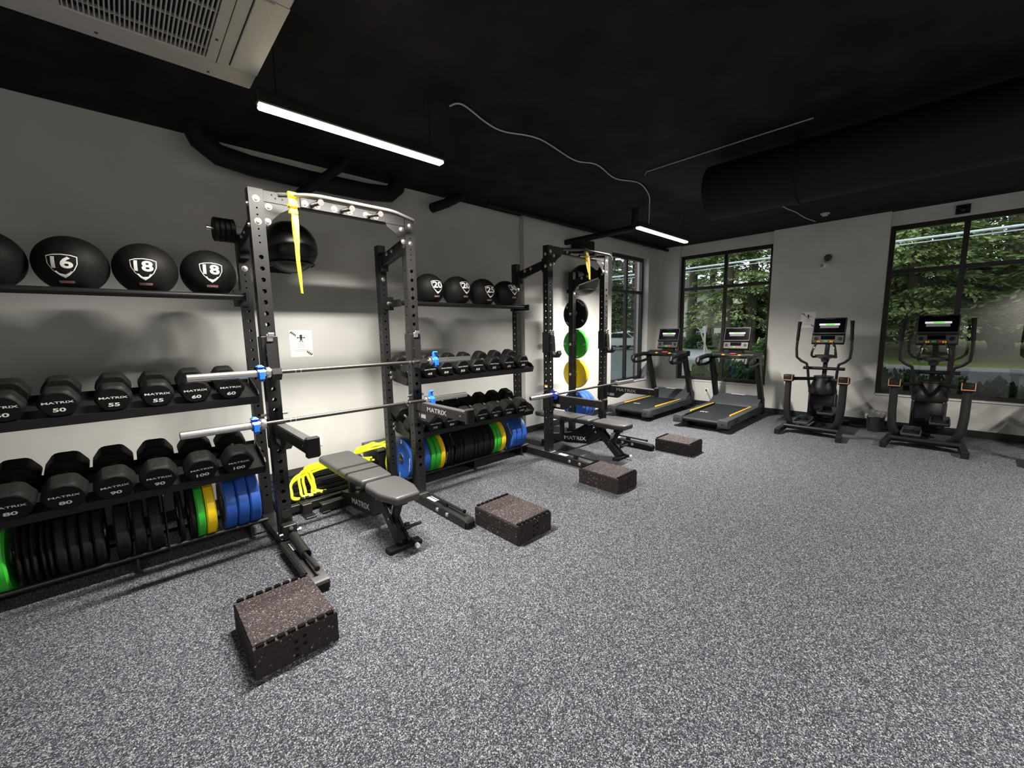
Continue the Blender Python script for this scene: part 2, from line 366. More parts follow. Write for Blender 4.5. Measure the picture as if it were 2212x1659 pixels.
# ================================================================== POWER RACKS
def holed_tube(wd, dp, h, z0, front, side, n=10):
    """square tube with punched holes; front/side are lists of (z, radius); y from 0 to dp"""
    mb = MB()
    def face(Tf, ww, holes):
        hs = sorted(holes); z = z0; vs = []; fs = []
        def q(*p): o = len(vs); vs.extend(p); fs.append(tuple(range(o, o+len(p))))
        for (hz, r) in hs:
            a = r+.006
            if hz-a > z+1e-4: q((-ww/2, z, 0), (ww/2, z, 0), (ww/2, hz-a, 0), (-ww/2, hz-a, 0))
            b = ww/2; o = len(vs); n = 16
            vs.extend([(b, hz+a, 0), (-b, hz+a, 0), (-b, hz-a, 0), (b, hz-a, 0)])
            for i in range(n):
                t = 2*math.pi*(i+2)/n; vs.append((math.cos(t)*r, hz+math.sin(t)*r, 0))
            for i in range(n):
                t = 2*math.pi*(i+2)/n; vs.append((math.cos(t)*r, hz+math.sin(t)*r, -.005))
            c = o+4
            for k in range(4):
                arc = [c+((k+1)*4-m) % n for m in range(5)]
                fs.append((o+k, o+(k+1) % 4, *arc))
            for i in range(n): fs.append((c+i, c+(i+1) % n, c+n+(i+1) % n, c+n+i))
            z = hz+a
        if z < z0+h: q((-ww/2, z, 0), (ww/2, z, 0), (ww/2, z0+h, 0), (-ww/2, z0+h, 0))
        mb.add(vs, fs, Tf)
    face(T_face((0, 0, 0), (1, 0, 0), (0, 0, 1)), wd, front)
    face(T_face((0, dp, 0), (-1, 0, 0), (0, 0, 1)), wd, front)
    face(T_face((-wd/2, dp/2, 0), (0, -1, 0), (0, 0, 1)), dp, side)
    face(T_face((wd/2, dp/2, 0), (0, 1, 0), (0, 0, 1)), dp, side)
    x = wd/2; mb.add([(-x, 0, z0+h), (x, 0, z0+h), (x, dp, z0+h), (-x, dp, z0+h)], [(0, 1, 2, 3)])
    me = bpy.data.meshes.new('upright'); me.from_pydata(mb.v, [], mb.f); me.materials.append(M['steel']); return me
YF, YR = 3.318, 3.873
ZN = 2.104; PITCH = .1546
num_z = [(12-i, ZN-i*PITCH) for i in range(12)]
front_holes = [(z+s*.039, .0150) for _, z in num_z for s in (-1, 1)]+[(2.47, .006), (2.425, .006), (2.33, .006), (2.285, .006), (2.24, .006)]+[(.30-.045*i, .006) for i in range(3)]
side_holes = [(z+s*.039, .009) for _, z in num_z for s in (-1, 1)]+[(.30-.045*i, .006) for i in range(3)]
rear_holes = [(.25+.0773*i, .0095) for i in range(21)]+[(1.98+.05*i, .006) for i in range(4)]
ME_FRONT = holed_tube(.09, .08, 2.515, .085, front_holes, side_holes)
ME_REAR = holed_tube(.075, .08, 2.365, .085, rear_holes, rear_holes[:21])
ME_BOLT = MB().lathe([(0, -.002), (.022, -.002), (.022, .002), (.0135, .0025), (.0135, .009), (.008, .011), (0, .011)], ax=(0, -1, 0), n=14).mesh('bolt'); ME_BOLT.materials.append(M['zinc'])
ME_BOLT_S = MB().lathe([(0, -.002), (.020, -.002), (.020, .002), (.0125, .0025), (.0125, .010), (0, .012)], ax=(-1, 0, 0), n=12).mesh('bolt'); ME_BOLT_S.materials.append(M['zinc'])
def bolt(p, parent, side=False, rz=0): return ob('bolt', ME_BOLT_S if side else ME_BOLT, None, parent, p, (0, 0, rz))
ME_NUM = []
for nn, z in num_z:
    q_ = text(MB(), str(nn), T_face((0, -.0006, z), (1, 0, 0), (0, 0, 1)), .040, 1.05, .03).mesh('hole_number', False); q_.materials.append(M['number']); ME_NUM.append(q_)
HW = .5835

def power_rack(xc, label, bar_z, arm_z, jcup_z):
    t = thing('power_rack', label, 'rack', (xc, YF, 0), 'power racks')
    for s in (-1, 1):
        x = s*HW
        u = ob('upright', ME_FRONT, None, t, (x, 0, 0)); [ob('hole_number', q_, None, u) for q_ in ME_NUM]
        for z in (2.53, 2.38): bolt((x, 0, z), t)
        bolt((x-.045, .04, 2.50), t, True); bolt((x-.045, .04, 2.36), t, True)
        ob('upright', ME_REAR, None, t, (x, .555, 0))
        ob('foot', MB().prism([(-.735, 0), (-.745, .06), (-.73, .072), (-.1, .085), (.66, .085), (.66, 0)], 'yz', x-.048, x+.048), 'steel', t, ang=50)
        ob('foot_cap', MB().box(x-.046, x+.046, -.765, -.740, .003, .068, .012), 'rubber', t)
        ob('brace', MB().beam((x, .08, 2.385), (x, .57, 2.285), .06, .105, .004).box(x-.03, x+.03, .08, .115, 2.30, 2.46, .003).box(x-.036, x+.036, .50, .548, 2.20, 2.33, .003), 'steel', t)
        bolt((x, .555, 2.13), t); bolt((x-.03, .30, 2.36), t, True); bolt((x-.03, .40, 2.345), t, True)
        # gusset plate under the crossmember
        g = [(0, 2.52), (-s*.17, 2.52), (-s*.165, 2.50), (-s*.10, 2.46), (-s*.05, 2.41), (-s*.02, 2.36), (0, 2.36)]
        ob('gusset', MB().prism([(x-s*.046+a, b) for a, b in g], 'xz', .012, .020), 'steel', t, smooth=False)
        bolt((x-s*.075, .010, 2.49), t); bolt((x-s*.062, .010, 2.39), t)
        # J hook with sleeve, catch and cradle
        j = ob('bar_hook', MB().box(x-.053, x+.053, -.012, .092, jcup_z, jcup_z+.25, .004).prism([(-.012, jcup_z+.02), (-.012, jcup_z-.055), (-.115, jcup_z-.055), (-.15, jcup_z-.01), (-.135, jcup_z+.03), (-.115, jcup_z+.018), (-.10, jcup_z-.018), (-.065, jcup_z-.018), (-.05, jcup_z+.02), (-.038, jcup_z+.20), (-.012, jcup_z+.20)], 'yz', x-.03, x+.03), 'steel', t, smooth=False)
        ob('catch', MB().box(x-.022, x+.022, -.026, -.010, jcup_z+.215, jcup_z+.262, .005).box(x-.012, x+.030, -.034, -.024, jcup_z+.25, jcup_z+.275, .004), 'chrome', j)
        for q in (.02, .12): ob('rivet', MB().cyl((x-.032, -.03, jcup_z+q), (x-.029, -.03, jcup_z+q), .006, 8), 'zinc', j)
        # spotter arm
        az = arm_z
        a = ob('spotter_arm', MB().box(x-.032, x+.032, -.765, -.004, az-.075, az, .003).prism([(-.004, az-.075), (-.34, az-.075), (-.22, az-.16), (-.004, az-.16)], 'yz', x-.026, x+.026).box(x-.053, x+.053, -.012, .092, az-.20, az+.015, .004), 'steel', t, smooth=False)
        ob('end_cap', MB().box(x-.041, x+.041, -.80, -.765, az-.095, az+.032, .010), 'rubber2', a)
        ob('wear_strip', MB().box(x-.028, x+.028, -.745, -.05, az, az+.006, .002), 'vinyl', a)
        ob('pin', MB().cyl((x+.045, .04, az-.02+.075), (x+.085, .04, az+.055), .012, 12).cyl((x-.085, .04, az+.055), (x-.045, .04, az+.055), .009, 10), 'zinc', a)
        ob('rivet', MB().cyl((x-.034, -.70, az-.035), (x-.031, -.70, az-.035), .007, 8), 'zinc', a)
        if s > 0:
          lt = MB(); text(lt, 'MATRIX', T_face((x-.0335, -.36, az-.040), (0, -1, 0), (0, 0, 1)), .040, 1.5, .016)
          ob('lettering', lt, 'greyprint', a, smooth=False)
        ob('sticker', MB().box(x-.0268, x-.0262, -.17, -.06, az-.135, az-.10), 'greyprint', a)
        # foot fittings: band peg rod with carrier plate, hinge bolts, label
        ob('band_peg', MB().cyl((x+s*.0, -.12, .118), (x+s*.0, -.66, .118), .011, 12).cyl((x, -.66, .118), (x, -.675, .118), .017, 12).box(x-.012, x+.012, -.42, -.36, .08, .118, .003), 'steel', t)
        ob('base_plate', MB().box(x-.05, x+.05, -.035, .115, .0855, .092, .002), 'zinc', t)
        ob('foot_label', MB().box(x-.030, x+.030, -.26, -.13, .0870, .0878), 'white', t)
        for yy in (-.33, -.48): bolt((x-.048, yy, .045), t, True)
    if xc < 2:
        x = -HW
        lm_ = ob('landmine_tube', MB().lathe([(.026, -.30), (.034, -.30), (.034, 0), (.026, 0)], (x+.012, -.115, .128), (0, 1, .08), 20, closed=True), 'steel', t)
        ob('tube_bore', MB().cyl((x+.012, -.13, .127), (x+.012, -.14, .126), .026, 16), 'inner', lm_)
        hg = ob('pivot_bracket', MB().box(x-.04, x+.055, -.075, -.002, .09, .20, .006), 'steel', t)
        ob('pivot_pin', MB().cyl((x-.065, -.06, .135), (x+.075, -.06, .140), .009, 12).cyl((x+.068, -.06, .14), (x+.082, -.06, .14), .017, 12), 'zinc', hg)
        ob('pivot_nut', MB().cyl((x+.012, -.074, .175), (x+.012, -.084, .175), .014, 12), 'zinc', hg); ob('pivot_disc', MB().cyl((x+.004, -.001, .265), (x+.004, -.010, .265), .032, 20), 'rubber2', t)
        ob('side_rod', MB().cyl((x-.060, -.08, .075), (x-.060, -.62, .075), .017, 14).box(x-.060, x-.046, -.50, -.30, .055, .095, .003), 'steel', t)
    ob('crossmember', MB().box(-HW+.045, HW-.045, .008, .066, 2.52, 2.60, .003), 'steel', t)
    for k in range(4):
        xx = -HW+.10+k*.022; ob('rivet', MB().cyl((xx, .0085, 2.575-.02*(k % 2)), (xx, .006, 2.575-.02*(k % 2)), .005, 8), 'number', t)
    ob('bar_plate', MB().box(-.30, .36, .000, .0075, 2.525, 2.595, .002), 'steel', t)
    for xx in (-.27, -.185, -.06, .06, .19, .275): bolt((xx, 0, 2.555), t)
    pb = [(-.47, -.10, 2.552), (-.28, -.235, 2.552), (.30, -.235, 2.552), (.56, -.10, 2.552)]
    P = []
    for i, p in enumerate(pb):
        p = Vector(p)
        if i in (1, 2):
            a = Vector(pb[i-1]); b = Vector(pb[i+1])
            P += [p+(a-p).normalized()*.05, p+(a-p).normalized()*.015+(b-p).normalized()*.015, p+(b-p).normalized()*.05]
        else: P.append(p)
    pbar = ob('pull_up_bar', MB().tube(P, .016, 12), 'satin', t)
    for xx in (-.22, .0, .22): ob('grip_peg', MB().tube([(xx, 0, 2.555), (xx-.01, -.12, 2.535), (xx-.02, -.23, 2.516), (xx-.022, -.245, 2.513)], [.016, .017, .019, .021], 12), 'satin', t)
    return t
rack1 = power_rack(1.3295, 'black power rack nearest the camera, holding two barbells', 1.345, .972, 1.345)
rack2 = power_rack(4.3525, 'black power rack near the treadmills, holding one barbell', .835, .812, 1.33)
for (rk, sx) in ((rack1, -1), (rack2, 1)):
    # small-plate peg on the outside of a rear upright, four plate pegs on the far rack
    zz = 2.42 if sx < 0 else 2.40
    ob('storage_peg', MB().cyl((sx*(HW+.03), .595, zz), (sx*(HW+.20), .595, zz), .0125, 12).cyl((sx*(HW+.20), .595, zz), (sx*(HW+.215), .595, zz), .017, 12).cyl((sx*(HW+.036), .595, zz), (sx*(HW+.045), .595, zz), .03, 12), 'zinc', rk)
    g = 'small plates on the rack pegs'
    for k in range(4):
        xo = sx*(HW+.055+k*.034)
        pl = ob('small_weight_plate', MB().lathe([(.018, -.015), (.070, -.015), (.078, -.018), (.088, -.012), (.088, .012), (.078, .018), (.070, .015), (.018, .015)], ax=(1, 0, 0), n=28, closed=True), 'rubber', None, (rk.location.x+xo, YF+.595, zz-.006))
        if sx < 0: tag(pl, 'small black plate, %s from left on high peg above the weighted balls' % ORD[3-k], 'weight plate', g)
        else: tag(pl, 'small black plate, %s from left on high peg of the far rack' % ORD[k], 'weight plate', g)
st_ = ob('warning_sticker', MB().box(-HW-.0462, -HW-.0455, .015, .060, .905, .935), 'white', rack2); ob('sticker_band', MB().box(-HW-.0468, -HW-.0463, .015, .060, .922, .935), 'stripe', st_)
PEG2 = [(1.84, 'black', '10', .045), (1.385, 'green', '25', .060), (.93, 'yellow', '35', .068), (.43, 'blue', '45', .085)]
for z, _, _, _ in PEG2:
    ob('plate_peg', MB().cyl((HW+.03, .595, z), (HW+.30, .595, z), .022, 14).cyl((HW+.036, .595, z), (HW+.046, .595, z), .05, 14), 'zinc', rack2)
    bolt((HW-.045, .595, z), rack2, True); bolt((HW-.0385, .595, z), rack2, True)

# ================================================================== WEIGHT PLATES
def plate_mesh(th, r=.225):
    h = th/2
    return [(.026, -h+.004), (.055, -h+.004), (.060, -h+.008), (.150, -h+.008), (.165, -h), (r-.012, -h), (r, -h+.010), (r, h-.010), (r-.012, h), (.165, h), (.150, h-.008), (.060, h-.008), (.055, h-.004), (.026, h-.004)]
_pm = {}
def plate(x, y, z, th, col, weight, label, group, letter=True, tilt=0.0, spin=0.0, r=.225):
    k = (round(th, 3), col, r)
    if k not in _pm:
        me = MB().lathe(plate_mesh(th, r), ax=(1, 0, 0), n=56, closed=True).mesh('disc'); me.materials.append(M['rubber' if col == 'black' else col])
        hb = MB().lathe([(.0255, -th/2+.002), (.050, -th/2+.002), (.050, th/2-.002), (.0255, th/2-.002)], ax=(1, 0, 0), n=28, closed=True).mesh('hub'); hb.materials.append(M['zinc'])
        hx = -th/2-.0006
        lt = text(MB(), 'MATRIX', T_face((hx, 0, .188), (0, -1, 0), (0, 0, 1)), .020, 1.5, .02).mesh('lettering', False); lt.materials.append(M['white'])
        wn = text(MB(), weight, T_face((hx, -.186, 0), (0, -1, 0), (0, 0, 1)), .028, 1.4, .02).mesh('weight_number', False); wn.materials.append(M['white'])
        _pm[k] = (me, hb, lt, wn)
    me, hb, lt, wn = _pm[k]
    t = thing('weight_plate', label, 'weight plate', (x, y, z), group); t.rotation_euler = (spin, 0, tilt)
    ob('disc', me, None, t); ob('hub', hb, None, t)
    if letter:
        for q in (0, math.pi): ob('lettering', lt, None, t, None, (q, 0, 0)); ob('weight_number', wn, None, t, None, (q, 0, 0))
    return t
xr = 4.3525+HW+.05
g = 'bumper plates hung on the far rack'
plate(xr+.03, YF+.595, 1.84, .045, 'black', '10', 'black bumper plate, topmost hung on the far rack', g, spin=R(35))
plate(xr+.035, YF+.595, 1.385, .060, 'green', '25', 'green bumper plate hung on the far rack', g)
plate(xr+.040, YF+.595, .93, .068, 'yellow', '35', 'yellow bumper plate hung on the far rack', g, spin=R(-8))
for k in range(3): plate(xr+.045+k*.087, YF+.595, .43, .085, 'blue', '45', 'blue bumper plate, %s from left on lowest peg of the far rack' % ORD[k], g, letter=(k == 0))

# ================================================================== STORAGE BAYS
RAIL_Y0, RAIL_Y1, RAIL_Z = 3.69, 4.02, .115
PLY = 3.855; PLZ = .292
def rot_shelf(yc, zc, ang):   # local (x, along-shelf, normal) -> world relative to shelf centre
    c, s = math.cos(ang), math.sin(ang)
    return Matrix(((1, 0, 0, 0), (0, c, -s, yc), (0, s, c, zc), (0, 0, 0, 1)))
SH_U = (3.735, 1.180, R(13.0)); SH_L = (3.735, .645, R(19.0))
def storage_bay(xa, xb, label, end_left):
    t = thing('storage_rack', label, 'storage rack', ((xa+xb)/2, 0, 0), 'storage racks')
    L = xb-xa; h = L/2
    for yy, zz, r in ((3.69, 1.895, .019), (3.89, 1.898, .016)):
        ob('ball_rail', MB().cyl((-h, yy, zz), (h, yy, zz), r, 14), 'steel', t)
    for sx in (-1, 1):
        ob('rail_bracket', MB().box(sx*h-.006*sx-.004, sx*h-.006*sx+.004, 3.63, 3.97, 1.855, 1.925, .002).box(sx*h-.05, sx*h+.05, 3.86, 3.872, 1.83, 1.96, .003), 'steel', t)
        bolt((sx*(h+.005), 3.86, 1.895), t)
    for (yc, zc, a), nm_ in ((SH_U, 'upper'), (SH_L, 'lower')):
        T = rot_shelf(yc, zc, a)
        sh = ob('shelf', MB().box(-h, h, -.165, .19, -.006, 0, 0, T).box(-h, h, -.171, -.165, -.055, .004, 0, T).box(-h, h, .19, .196, -.02, .03, 0, T).box(-h, h, -.02, .02, -.05, -.006, 0, T), 'steel', t, smooth=False)
        for sx in (-1, 1):
            ob('shelf_bracket', MB().prism([(3.57, zc-.055), (3.60, zc-.09), (3.86, zc-.06), (3.86, zc+.085), (3.83, zc+.085), (3.60, zc+.01), (3.57, zc-.02)], 'yz', sx*h-.004, sx*h+.004), 'steel', t, smooth=False)
            bolt((sx*(h+.012), 3.868, zc+.02), t); bolt((sx*(h-.03*0+.012), 3.868, zc-.03), t)
    for yy in (RAIL_Y0, RAIL_Y1):
        ob('plate_rail', MB().cyl((-h, yy, RAIL_Z), (h, yy, RAIL_Z), .016, 12), 'steel', t)
    for k in range(3 if not end_left else 4):
        xx = -h+.12+(L-.24)*k/(2 if not end_left else 3)
        ob('rail_support', MB().box(xx-.006, xx+.006, RAIL_Y0-.01, RAIL_Y1+.02, .0, .10, 0).box(xx-.02, xx+.02, RAIL_Y0-.03, RAIL_Y0+.02, 0, .006), 'steel', t, smooth=False)
    return t
bayM = storage_bay(1.955, 3.725, 'black steel storage rack between the two power racks', False)
bayL = storage_bay(-1.55, .700, 'black steel storage rack running off the left edge', True)
ob('upright', ME_REAR, None, bayL, (-1.125-.0375, YR, 0)); ob('foot', MB().box(-1.17-.045, -1.17+.045, 3.5, 4.05, 0, .085, .004), 'steel', bayL)
xdiv = .082+.425
ob('divider', MB().box(xdiv-.004, xdiv+.004, 3.66, 4.04, .10, .50, .002), 'steel', bayL)

# ------------------------------------------------------------------ plates on the floor rails
def row(items, bay_label, group):
    n = len(items)
    for i, (x0, x1, col, wt) in enumerate(items):
        lab = '%s bumper plate, %s from left on the floor rail of the %s' % (col, ORD[i], bay_label)
        plate((x0+x1)/2, PLY, PLZ, max(.014, x1-x0-.003), col, wt, lab, group, spin=(R(100) if i == 0 else R(random.uniform(-170, 170))), letter=(i in (0,) or items[i-1][1] < x0-.012 or items[i-1][2] == 'yellow'))
rowL = [(-.72, -.635, 'green', '25'), (-.60, -.580, 'black', '10'), (-.572, -.548, 'black', '10'), (-.543, -.518, 'black', '10'), (-.503, -.484, 'black', '10'), (-.478, -.456, 'black', '10'), (-.448, -.395, 'black', '25'), (-.391, -.342, 'black', '25'), (-.337, -.285, 'black', '35'), (-.281, -.228, 'black', '35'), (-.182, -.108, 'black', '45'), (-.092, -.028, 'black', '45'), (-.012, .062, 'black', '45'), (.148, .180, 'black', '10'), (.210, .246, 'black', '15'), (.248, .302, 'green', '25'), (.304, .370, 'yellow', '35'), (.420, .500, 'blue', '45'), (.502, .580, 'blue', '45'), (.582, .660, 'blue', '45')]
row(rowL, 'left storage', 'bumper plates in the left storage rack')
rowM = [(1.985, 2.065, 'blue', '45'), (2.145, 2.222, 'blue', '45'), (2.226, 2.288, 'green', '25'), (2.290, 2.350, 'green', '25'), (2.352, 2.412, 'yellow', '35'), (2.440, 2.480, 'black', '15'), (2.482, 2.522, 'black', '15'), (2.545, 2.572, 'black', '10'), (2.574, 2.602, 'black', '10'), (2.604, 2.652, 'black', '10'), (2.662, 2.805, 'black', '45'), (2.812, 2.862, 'black', '25'), (2.866, 2.945, 'black', '45'), (2.950, 3.040, 'black', '45'), (3.046, 3.108, 'black', '35'), (3.112, 3.158, 'green', '25'), (3.160, 3.225, 'green', '25'), (3.228, 3.300, 'yellow', '35'), (3.400, 3.480, 'blue', '45'), (3.482, 3.570, 'blue', '45'), (3.572, 3.662, 'blue', '45')]
rowM = [(a+(0 if a < 3.1 else 0), b, c, d) for a, b, c, d in rowM]
row(rowM, 'middle storage', 'bumper plates in the middle storage rack')

# ================================================================== DUMBBELLS
_dm = {}
def dumbbell(x, shelf, weight, label, group, big):
    k = (weight, big)
    if k not in _dm:
        Rh = .106 if big else .094; hl = .135 if big else .115; L = .40 if big else .345
        def head(sgn):
            prof = [(0, 0), (.86, 0), (.90, .004), (1.0, .016), (1.0, hl-.016), (.91, hl), (0, hl)]; n = 36; vs = []; fs = []
            for (r_, h_) in prof:
                for i in range(n):
                    a = 2*math.pi*i/n; c = (a % (math.pi/3))-math.pi/6; hx = math.cos(math.pi/6)/math.cos(c); q = min(hx, .945)*Rh*r_
                    vs.append((q*math.cos(a), sgn*(-L/2+h_), q*math.sin(a)))
            for k in range(len(prof)-1):
                for i in range(n): fs.append((k*n+i, k*n+(i+1) % n, (k+1)*n+(i+1) % n, (k+1)*n+i))
            return MB().add(vs, fs)
        ms = []
        for sgn in (1, -1):
            me = head(sgn).mesh('head', True, 20); me.materials.append(M['rubber']); ms.append(me)
        hd = MB().lathe([(0, -L/2+hl), (.019, -L/2+hl), (.016, -L/2+hl+.01), (.0175, 0), (.016, L/2-hl-.01), (.019, L/2-hl), (0, L/2-hl)], ax=(0, 1, 0), n=16).mesh('handle'); hd.materials.append(M['chrome'])
        fd = MB().lathe([(0, .0015), (Rh*.755, .0015), (Rh*.775, 0), (Rh*.775, -.002)], (0, -L/2, 0), (0, -1, 0), 32).mesh('end_disc'); fd.materials.append(M['face'])
        lm = MB(); text(lm, 'MATRIX', T_face((0, -L/2-.0022, .012), (1, 0, 0), (0, 0, 1)), .0135, 1.95, .02)
        wm = MB(); text(wm, weight, T_face((0, -L/2-.0022, -.034), (1, 0, 0), (0, 0, 1)), .024, 1.75, .03)
        lt = lm.mesh('lettering', False); lt.materials.append(M['white']); wm = wm.mesh('weight_number', False); wm.materials.append(M['white'])
        _dm[k] = (ms, hd, fd, lt, Rh, wm)
    ms, hd, fd, lt, Rh, wm = _dm[k]
    yc, zc, a = shelf; off = Rh*math.cos(R(30))+.0015
    y = yc-math.sin(a)*off; z = zc+math.cos(a)*off
    t = thing('dumbbell', label, 'dumbbell', (x, y, z), group); t.rotation_euler = (a, R(random.uniform(-2.0, 2.0)), 0)
    h1 = ob('head', ms[0], None, t); ob('head', ms[1], None, t); ob('handle', hd, None, t); e = ob('end_disc', fd, None, t); ob('lettering', lt, None, e); ob('weight_number', wm, None, e)
    return t
for shelf, xs, ws, nm_, bay, big in (
    (SH_U, [-.735, -.54, -.325, -.09, .12, .32, .525], ['45', '50', '50', '55', '55', '60', '60'], 'upper shelf', 'left storage rack', False),
    (SH_L, [-.78, -.565, -.355, -.14, .075, .30, .52], ['70', '80', '80', '90', '90', '100', '100'], 'lower shelf', 'left storage rack', True),
    (SH_U, [2.01, 2.20, 2.40, 2.61, 2.82, 3.06, 3.29, 3.53], ['45', '45', '50', '50', '55', '55', '60', '60'], 'upper shelf', 'middle storage rack', False),
    (SH_L, [2.015, 2.22, 2.425, 2.63, 2.835, 3.04, 3.25, 3.465], ['70', '70', '80', '80', '90', '90', '100', '100'], 'lower shelf', 'middle storage rack', True)):
    for i, (x, wgt) in enumerate(zip(xs, ws)):
        dumbbell(x, shelf, wgt, 'black hex dumbbell marked %s, %s from left on %s of %s' % (wgt, ORD[i], nm_, bay), 'hex dumbbells on the storage racks', big)

# ================================================================== MEDICINE BALLS
def on_sphere(pts, r, yawb, pitchb):
    Rm = Matrix.Rotation(yawb, 3, 'Z') @ Matrix.Rotation(pitchb, 3, 'X'); out = []
    for (u, v) in pts:
        a = u/r; b = v/r; d = Vector((math.sin(a)*math.cos(b), -math.cos(a)*math.cos(b), math.sin(b))); out.append(Rm @ (d*(r+.0016)))
    return out
def sub_text(vs, fs, mx=.011):
    bm = bmesh.new(); bv = [bm.verts.new(v) for v in vs]
    for f in fs:
        try: bm.faces.new([bv[i] for i in f])
        except ValueError: pass
    bmesh.ops.triangulate(bm, faces=bm.faces)
    for _ in range(3):
        le = [e for e in bm.edges if e.calc_length() > mx]
        if not le: break
        bmesh.ops.subdivide_edges(bm, edges=le, cuts=1)
        bmesh.ops.triangulate(bm, faces=[f for f in bm.faces if len(f.verts) > 3])
    bm.verts.index_update(); r = [v.co.copy() for v in bm.verts], [tuple(v.index for v in f.verts) for f in bm.faces]; bm.free(); return r
def shield(w, h): return [(-w*.5, h*.36), (-w*.3, h*.43), (0, h*.46), (w*.3, h*.43), (w*.5, h*.36), (w*.46, h*.05), (w*.34, -h*.2), (w*.16, -h*.42), (0, -h*.54), (-w*.16, -h*.42), (-w*.34, -h*.2), (-w*.46, h*.05)]
def med_ball(x, y, z, r, num, yawb, pitchb, label, patch=True):
    t = thing('medicine_ball', label, 'medicine ball', (x, y, z), 'medicine balls on the ball rails')
    ob('shell', MB().ball((0, 0, 0), r, 40, 26), 'rubber', t)
    sm = MB()
    def add2(pts, fs): sm.add(on_sphere(pts, r, yawb, pitchb), fs)
    W = .142; H = .142; a = shield(W, H); b = shield(W-.010, H-.011); n = len(a)
    add2(a+b, [(i, (i+1) % n, n+(i+1) % n, n+i) for i in range(n)])
    add2([(-W*.28, -H*.24), (W*.28, -H*.24), (W*.17, -H*.40), (0, -H*.52), (-W*.17, -H*.40)], [(0, 4, 3, 2, 1)])
    ob('emblem', sm, 'white', t, smooth=False)
    vs, fs = sub_text(*text_geo(num, .068, 1.30, .03)); ob('weight_number', MB().add(on_sphere([(v.x, v.y+.016) for v in vs], r+.0006, yawb, pitchb), fs), 'white', t, smooth=False)
    if patch:
        pm = MB(); grid = [(-.040+.08*i/4, -.094-.018*j) for j in range(2) for i in range(5)]
        pm.add(on_sphere(grid, r, yawb, pitchb), [(i, i+1, 6+i, 5+i) for i in range(4)]); ob('patch', pm, 'redpatch', t, smooth=False)
    return t
BY = 3.79
for i, (x, num, yb, pb, r_, lab) in enumerate((
    (-.545, '16', -10, 0, .172, 'black medicine ball cut off by the left edge of the picture'), (-.195, '16', -11, 8, .172, 'black medicine ball marked 16 on the left ball rail'),
    (.152, '18', -6, 4, .172, 'black medicine ball marked 18, nearer the ball marked 16'), (.500, '18', -2, 0, .170, 'black medicine ball marked 18, nearest the rack upright'),
    (2.375, '20', 4, -8, .163, 'black medicine ball marked 20, leftmost on the middle ball rail'), (2.735, '20', 6, -13, .163, 'black medicine ball marked 20, beside the ball marked 25'),
    (3.10, '25', -2, -3, .163, 'black medicine ball marked 25 on the middle ball rail'), (3.46, '30', 4, -20, .163, 'black medicine ball marked 30, rightmost on the middle ball rail'))):
    med_ball(x, BY, 1.8965+math.sqrt((r_+.0185)**2-.01), r_, num, R(yb), R(pb), lab)

# ================================================================== BARBELLS AND CLIPS
def barbell(xa, y, z, label):
    t = thing('barbell', label, 'barbell', (xa, y, z), 'barbells on the racks')
    ob('shaft', MB().cyl((.40, 0, 0), (1.80, 0, 0), .0142, 14), 'shaft', t)
    for k in (.62, .655, 1.54, 1.575): ob('knurl_mark', MB().cyl((k, 0, 0), (k+.006, 0, 0), .0146, 14), 'zinc', t)
    for s, o in ((1, 0.0), (-1, 2.2)):
        q = lambda v: o+s*v
        sl = ob('sleeve', MB().lathe([(0, 0), (.022, 0), (.025, .003), (.025, .436), (0, .436)], (o, 0, 0), (s, 0, 0), 20), 'chrome', t)
        ob('collar_ring', MB().lathe([(.0145, .436), (.038, .436), (.040, .440), (.040, .458), (.030, .460), (.030, .468), (.0145, .468)], (o, 0, 0), (s, 0, 0), 24), 'chrome', sl)
        ob('end_recess', MB().lathe([(0, -.0006), (.015, -.0006), (.015, .002)], (o, 0, 0), (s, 0, 0), 16), 'inner', sl)
    return t
def clip(x, y, z, m, label, open_=False):
    t = thing('barbell_clip', label, 'barbell clip', (x, y, z), 'blue barbell clips')
    ob('jaw', MB().lathe([(.0255, -.020), (.040, -.020), (.040, .020), (.0255, .020)], ax=(1, 0, 0), n=8, rot=R(22.5), closed=True), m, t, smooth=False)
    if open_:
        ob('lever', MB().box(-.016, .016, -.012, .012, .036, .075, .003).box(-.010, .022, -.030, .012, .072, .086, .004), m, t)
    else:
        ob('lever', MB().box(-.022, .022, -.030, .030, .036, .050, .004).box(-.014, .014, -.020, .020, .050, .056, .003), m, t)
    ob('hinge', MB().box(-.017, .017, -.052, -.036, -.040, .014, .003).box(-.012, .012, -.048, .010, -.054, -.038, .003), m, t)
    return t
barbell(.25, 3.222, 1.345, 'chrome-ended barbell on the upper hooks of the near rack')
barbell(.185, 3.205, .994, 'chrome-ended barbell lying on the spotter arms of the near rack')
barbell(3.29, 3.205, .834, 'barbell lying on the spotter arms of the far rack')
clip(.25+.402, 3.222, 1.345, 'clip', 'blue clip on the left end of the near rack upper barbell')
clip(.25+2.2-.402, 3.222, 1.345, 'clip', 'blue clip with raised lever, right end of near rack upper barbell', True)
clip(.185+.402, 3.205, .994, 'clip', 'blue clip on the left end of the near rack lower barbell')
clip(.185+2.2-.402, 3.205, .994, 'clip', 'blue clip on the right end of the near rack lower barbell', True)
clip(3.29+.402, 3.205, .834, 'clip2', 'dark blue clip on the left end of the far rack barbell')

